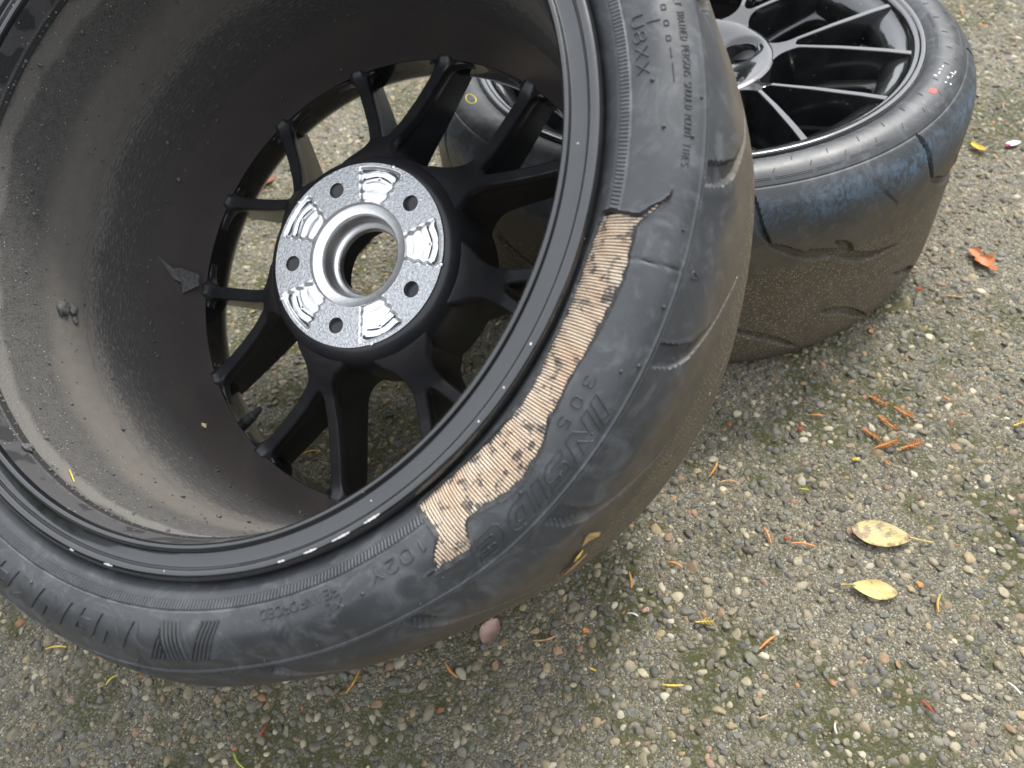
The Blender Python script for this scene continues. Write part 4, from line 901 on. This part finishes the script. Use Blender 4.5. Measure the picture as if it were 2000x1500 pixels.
def leaf(a, b, wdt, mat, label, grp=None, stem=0, curl=2.5, cup=3.0, mstem=None, lift=1.0, jag=0, name='leaf', cat='leaf'):
    a = np.array(a, float); b = np.array(b, float); d = b - a; L = np.hypot(*d); e = d / L; n = np.array([-e[1], e[0]]); nu, nv = 26, 13; V = []; UV = []
    for i in range(nu):
        t = i / (nu - 1); hw = wdt * (math.sin(math.pi * t ** .9) ** .75) * (1 - .15 * t) + .05
        if jag: hw *= 1 + jag * math.sin(t * 31) * .5 + jag * math.sin(t * 13 + 1)
        for j in range(nv):
            q = j / (nv - 1) * 2 - 1; wob = .6 * math.sin(t * 9 + q * 2.3) + .5 * math.sin(t * 5 - q * 4)
            z = GZ + lift + cup * (q * q) * (hw / wdt) + curl * (2 * t - 1) ** 2 + wob * .7
            c = a + e * (t * L) + n * q * hw; V.append((c[0], c[1], z)); UV.append((t, j / (nv - 1)))
    V = np.array(V); F = grid_faces(nu, nv, False); k = len(V)
    V2 = V - [0, 0, .35]; Fall = [tuple(f) for f in F] + [tuple(int(x) + k for x in f[::-1]) for f in F]
    rim_ = [j for j in range(nv)] + [i * nv + nv - 1 for i in range(1, nu)] + [(nu - 1) * nv + j for j in range(nv - 2, -1, -1)] + [i * nv for i in range(nu - 2, 0, -1)]
    for i in range(len(rim_)): p, q = rim_[i], rim_[(i + 1) % len(rim_)]; Fall.append((p, q, q + k, p + k))
    o = tag(mesh(name, np.vstack([V, V2]), Fall, mat, uv=np.vstack([UV, UV]), sharp=60), label, cat, grp)
    if stem:
        p0 = b; p1 = b + e * stem + n * stem * .06; P = [(p0[0] - e[0] * 3, p0[1] - e[1] * 3, GZ + lift + curl + .2), (p0[0], p0[1], GZ + lift + curl), ((p0[0] + p1[0]) / 2, (p0[1] + p1[1]) / 2, GZ + 2.2), (p1[0], p1[1], GZ + 1.2)]
        V, F = tube(catmull(P, 4), np.linspace(.7, 1.0, 13), 8); mesh('leaf_stem', V, F, mstem or mat, o)
    return o
def chip(c, size, mat, label, grp, z=None, name='leaf_fragment', cat='fragment'):
    n = 9; rr = [size * random.uniform(.55, 1.1) for _ in range(n)]; V = []
    z = GZ + 1.6 if z is None else z; tx, ty = random.uniform(-.4, .4), random.uniform(-.4, .4)
    for lay, dz in ((1, 0), (.55, .8), (1, -.6)):
        for i in range(n):
            t = 2 * math.pi * i / n; x, y = rr[i] * lay * math.cos(t), rr[i] * lay * math.sin(t) * .7
            V.append((c[0] + x, c[1] + y, z + dz + tx * x + ty * y + random.uniform(-.3, .3)))
    V.append((c[0], c[1], z + .5)); k = len(V) - 1; F = []
    for i in range(n): j = (i + 1) % n; F += [(i, j, n + j, n + i), (n + i, n + j, k), (2 * n + i, i, j, 2 * n + j)[::-1]]
    F.append(tuple(2 * n + i for i in range(n))[::-1])
    return tag(mesh(name, np.array(V), F, mat, smooth=False), label, cat, grp)
NL = ['upright amber needle just right of the leaning tyre', 'level tan needle right of the upright amber one beside the leaning tyre', 'short orange needle left of the large yellow leaf and its red fragment', 'orange needle leading from the red leaf fragment towards the large yellow leaf',
      'small orange needle low beside the leaning tyre, above the yellow cedar tip', 'upright amber needle to the right of the smaller yellow leaf', 'tiny level orange needle left of the orange cedar litter', 'short orange needle right of the orange cedar litter',
      'tiny lime green curl between the cedar litter and the large yellow leaf', 'thin orange needle under the leaning tyre, left of the pink curled leaf', 'bright orange upright needle close below the leaning tyre on its right', 'level yellow needle on the gravel near the middle of the bottom edge',
      'slanting orange needle below the yellow cedar tip', 'small white curved seed left of the yellow cedar tip', 'tiny yellow needle below the orange leaf fragment', 'red twig near the bottom right corner',
      'white curved sliver at the right edge near the bottom', 'small white sliver at the bottom, left of the red twig', 'faint tan needle at the bottom between the orange needle and the white sliver', 'long yellow needle under the lower left of the leaning tyre',
      'pale yellow needle left of centre below the leaning tyre', 'small red needle at the bottom left of centre', 'lime green needle cut off by the bottom edge', 'golden needle sticking out below the leaning tyre',
      'orange needle in the top right corner beside the flat wheel', 'second orange needle in the top right corner, right of the first', 'tan needle right of the flat wheel tyre, above the golden leaf', 'long tan twig right of the flat wheel below the rust leaf', 'golden needle seen between the spokes of the leaning wheel', 'faint tan straw right of the pink curled leaf']
SL = ['orange cedar sprig at the top left of the litter patch', 'orange cedar sprig at the top right of the litter patch', 'dense orange cedar sprig in the middle of the litter patch', 'orange cedar sprig at the left of the litter patch', 'orange cedar sprig low in the litter patch', 'level orange cedar sprig at the right of the litter patch', 'tiny orange cedar tip lowest of the litter patch', 'yellow toothed cedar tip below the leaning tyre', 'yellow cedar sprig cut by the right edge']
CL = ['dark red crumpled leaf fragment left of the cedar litter', 'reddish leaf fragment at the end of an orange needle', 'tiny yellow chip below the cedar litter', 'orange leaf fragment right of the pink curled leaf', 'pink leaf fragment below the leaning tyre', 'rust brown leaf fragment at the bottom below the leaning tyre', 'orange leaf fragment right of the smaller yellow leaf', 'red brown fragment just right of the flat tyre', 'orange fragment just below the flat tyre', 'tan fragment in the top right corner']
ni = si = ci = 0
stem_m = simple('leaf_stalk', (.50, .40, .16), .6, scale=200)
Mbig = mat_leaf('yellow_leaf', (.42, .35, .18), (.60, .52, .17), (.24, .15, .10), .50); Msm = mat_leaf('yellow_leaf_bright', (.56, .44, .18), (.68, .55, .19), (.34, .19, .10), .56)
Mpk = mat_leaf('pink_brown_leaf', (.46, .30, .24), (.56, .40, .34), (.30, .17, .12), .64); Mgo = mat_leaf('golden_leaf', (.72, .42, .05), (.85, .55, .08), (.6, .25, .04), .66); Mru = mat_leaf('rust_leaf', (.50, .15, .05), (.62, .24, .09), (.25, .08, .03), .60); Mrd = mat_leaf('red_brown_leaf', (.30, .10, .05), (.42, .17, .09), (.16, .06, .03), .60)
for ty, a, b, c in DEB:
    if ty == 'needle':
        needle(a, b, MC[c], NL[ni], 'needles on the gravel', r=.95 if c in ('amber', 'orange', 'red') else .75); ni += 1
    elif ty == 'sprig': sprig(a, b, MC[c], SL[si], 'cedar sprigs on the gravel'); si += 1
    elif ty == 'chip': chip(((a[0] + b[0]) / 2, (a[1] + b[1]) / 2), 3.6, MC[c], CL[ci], 'leaf fragments on the gravel'); ci += 1
    elif ty == 'petal':
        leaf(a, b, 5.5, simple('petal_white', (.8, .76, .76), .6, var=.08), 'white petal with a magenta tip right of the flat tyre', None, curl=1.5, cup=1.5, name='petal', cat='petal')
        o = chip((a[0] + 1.5, a[1] - 2.5), 4.2, simple('petal_magenta', (.62, .05, .22), .6), 'magenta petal scrap against the white petal', None, z=GZ + 3.0, name='petal', cat='petal')
    elif c == 'big': leaf(a, b, 13.5, Mbig, 'large mottled yellow leaf with a long stalk pointing right', stem=16, mstem=stem_m, curl=2.4, cup=2.0, lift=2.2)
    elif c == 'small': leaf(a, b, 9.0, Msm, 'smaller bright yellow leaf with its stalk pointing left', stem=8, mstem=stem_m, curl=2.4, cup=2.2, lift=1.6)
    elif c == 'pink': leaf(a, b, 8.5, Mpk, 'pinkish curled leaf poking out from under the leaning tyre', curl=4, cup=7, lift=1.0)
    elif c == 'gold': leaf(a, b, 5.5, Mgo, 'small golden leaf right of the flat tyre', curl=3, cup=3)
    elif c == 'rust': leaf(a, b, 9.5, Mru, 'ragged rust orange leaf right of the flat wheel', curl=3, cup=5, jag=.35)
    elif c == 'rust2': leaf(a, b, 12, Mrd, 'red brown leaf seen through the centre bore', curl=3, cup=6)
    elif c == 'rust3': leaf(a, b, 14, Mrd, 'red brown leaf seen between the left spokes', curl=2, cup=4, jag=.2)
# dry leaf crumbs on the leaning tyre, and rubber crumbs inside its barrel
mw1 = np.array(W1.matrix_world)
def w1(P): P = np.atleast_2d(P); return P @ mw1[:3, :3].T + mw1[:3, 3] * 1000
def shard(name, pts, mat, label, cat, grp=None, thick=.5):
    P = w1(np.array(pts)); n = len(P); c = P.mean(0); nr = np.cross(P[1] - P[0], P[2] - P[0]); nr /= np.linalg.norm(nr)
    V = np.vstack([P, P + nr * thick, [c + nr * thick * 2.2, c]]); F = [(i, (i + 1) % n, n + (i + 1) % n, n + i) for i in range(n)] + [(n + i, n + (i + 1) % n, 2 * n) for i in range(n)] + [((i + 1) % n, i, 2 * n + 1) for i in range(n)]
    return tag(mesh(name, V, F, mat, smooth=False), label, cat, grp)
Md = simple('dry_leaf_gold', (.62, .42, .18), .6, scale=300, var=.4); Mdust = simple('grey_rubber_scrap', (.10, .10, .097), .8, scale=300, var=.4, bump=.001)
q = lambda th_, s0, off: T1(th_, s0, off)
shard('dry_leaf', [q(317.3, 107, .5), q(318.2, 104, 2), q(319.4, 99, 6), q(320.0, 94, 8), q(319.2, 93, 5), q(318.4, 99, 2)], Md, 'folded golden dry leaf stuck in the shoulder groove of the leaning tyre', 'leaf')
shard('leaf_fragment', [q(316.3, 113, .5), q(316.9, 110, 1.2), q(316.0, 109, 2), q(315.3, 113, 1.5)], MC['yellow'], 'pale crumb on the leaning tyre just below the folded dry leaf', 'fragment')
shard('leaf_fragment', [q(315.6, 121, .5), q(316.6, 118, 1.8), q(315.2, 115, 2.5), q(313.6, 118, 2), q(313.2, 121, .8), q(314.4, 123, 1.6)], simple('dry_leaf_brown', (.42, .24, .12), .7, scale=300), 'brown crumb cluster at the outer edge of the leaning tyre', 'fragment')
def on_barrel(th_, z, h_=0.0):
    r = np.interp(z, [-58, -40, -3, 48, 143], [191, 195.5, 203.8, 205.6, 207.2]) - h_; a = math.radians(th_); return np.array([r * math.cos(a), r * math.sin(a), z])
def lump(th_, z, size, label, mat=Mdust, fl=.5, name='rubber_crumb'):
    V, F = ico(2); n1_ = rng.normal(size=(6, 3)); V = V * (1 + .22 * np.sin(V @ n1_.T * 3).sum(1)[:, None] * .4)
    a = math.radians(th_); e = np.array([[-math.sin(a), math.cos(a), 0], [0, 0, 1], [-math.cos(a), -math.sin(a), 0]])
    V = (V * [size, size * random.uniform(.6, 1), size * fl]) @ e + on_barrel(th_, z, size * fl * .6)
    return tag(mesh(name, w1(V), F, mat), label, 'crumb', 'rubber crumbs in the barrel')
lump(195.6, 80, 6, 'large lumpy rubber crumb, left of the paired lumps in the barrel'); lump(195.2, 72, 5, 'lumpy rubber crumb beside the largest one in the barrel'); lump(197.6, 70, 3, 'small crumb just below the paired lumps in the barrel'); lump(231.2, 149, 3.4, 'pale round crumb resting on the groove near the lower left lip')
o = shard('rubber_scrap', [on_barrel(176.4, -8, .3), on_barrel(178.6, -18, 1), on_barrel(177.8, -30, 2), on_barrel(178.4, -46, 4), on_barrel(181.5, -45, 6), on_barrel(184.2, -34, 1), on_barrel(181.6, -30, 3), on_barrel(181.0, -24, .8)], Mdust, 'grey curled rubber scrap stuck on the barrel beside the left spokes', 'scrap', thick=.6)
shard('leaf_fragment', [on_barrel(221.2, -22, .3), on_barrel(222.2, -20.5, 1), on_barrel(222.8, -23, 1), on_barrel(221.6, -26, .4)], simple('cream_chip', (.75, .66, .36), .6, var=.1), 'cream chip lying in the lower barrel', 'chip', thick=1.0)
V, F = tube([on_barrel(237.2, 133, .8), on_barrel(239, 136, 1.2), on_barrel(241.1, 139, .8)], [.4, .5, .3], 6); tag(mesh('straw', w1(V), F, MC['yellow']), 'short straw lying in the barrel near the lower left lip', 'straw')
# countless small crumbs
CVs = []; CFs = []; k = 0; bV, bF = ico(0)
for i in range(900):
    th_ = random.uniform(95, 290); u_ = random.random(); z = random.choice([random.uniform(70, 143), random.uniform(70, 143), random.uniform(-10, 10), random.uniform(-55, 70), 146.2])
    sz = abs(random.gauss(0, .55)) + .25 + (.9 if random.random() < .03 else 0)
    V = bV * [sz, sz * random.uniform(.6, 1.2), sz] * rng.uniform(.7, 1.2, (len(bV), 1)) + on_barrel(th_, z, sz * .4); CVs.append(V); CFs.append(bF + k); k += len(bV)
tag(mesh('rubber_crumbs', w1(np.vstack(CVs)), np.vstack(CFs), Mdust, smooth=False), 'fine grey rubber crumbs strewn over the dusty barrel', 'crumbs', kind='stuff')
# paint chips on the lip of the leaning wheel
M_white = simple('bare_metal_chip', (.80, .80, .78), .45, .3, var=.1)
for th_, dth, r_ in [(289.2, .9, 225.4), (293.6, 1.6, 225.6), (298.2, 2.2, 225.7), (303.0, 2.0, 225.7), (261.0, 1.3, 225.6), (254.0, .7, 225.6), (303.5, .12, 217), (332, .25, 225.3), (326, .2, 225.3), (321, .2, 225.4)]:
    n = 21; m = 5; V = []; off_ = 0; dth = dth * 1.25
    for i in range(n):
        t = i / (n - 1); a = math.radians(th_ + dth * (t - .5)); w_ = (.62 if dth > .5 else .5) * math.sin(math.pi * min(max(t, .03), .97)) ** .4 * random.uniform(.45, 1.2)
        for j in range(m):
            r = r_ + w_ * (j / (m - 1) * 2 - 1); z = float(np.interp(r, LIPR, LIPZ)) + .22; V.append((r * math.cos(a), r * math.sin(a), z))
    mesh('paint_chip', np.array(V), grid_faces(n, m, False), M_white, W1)
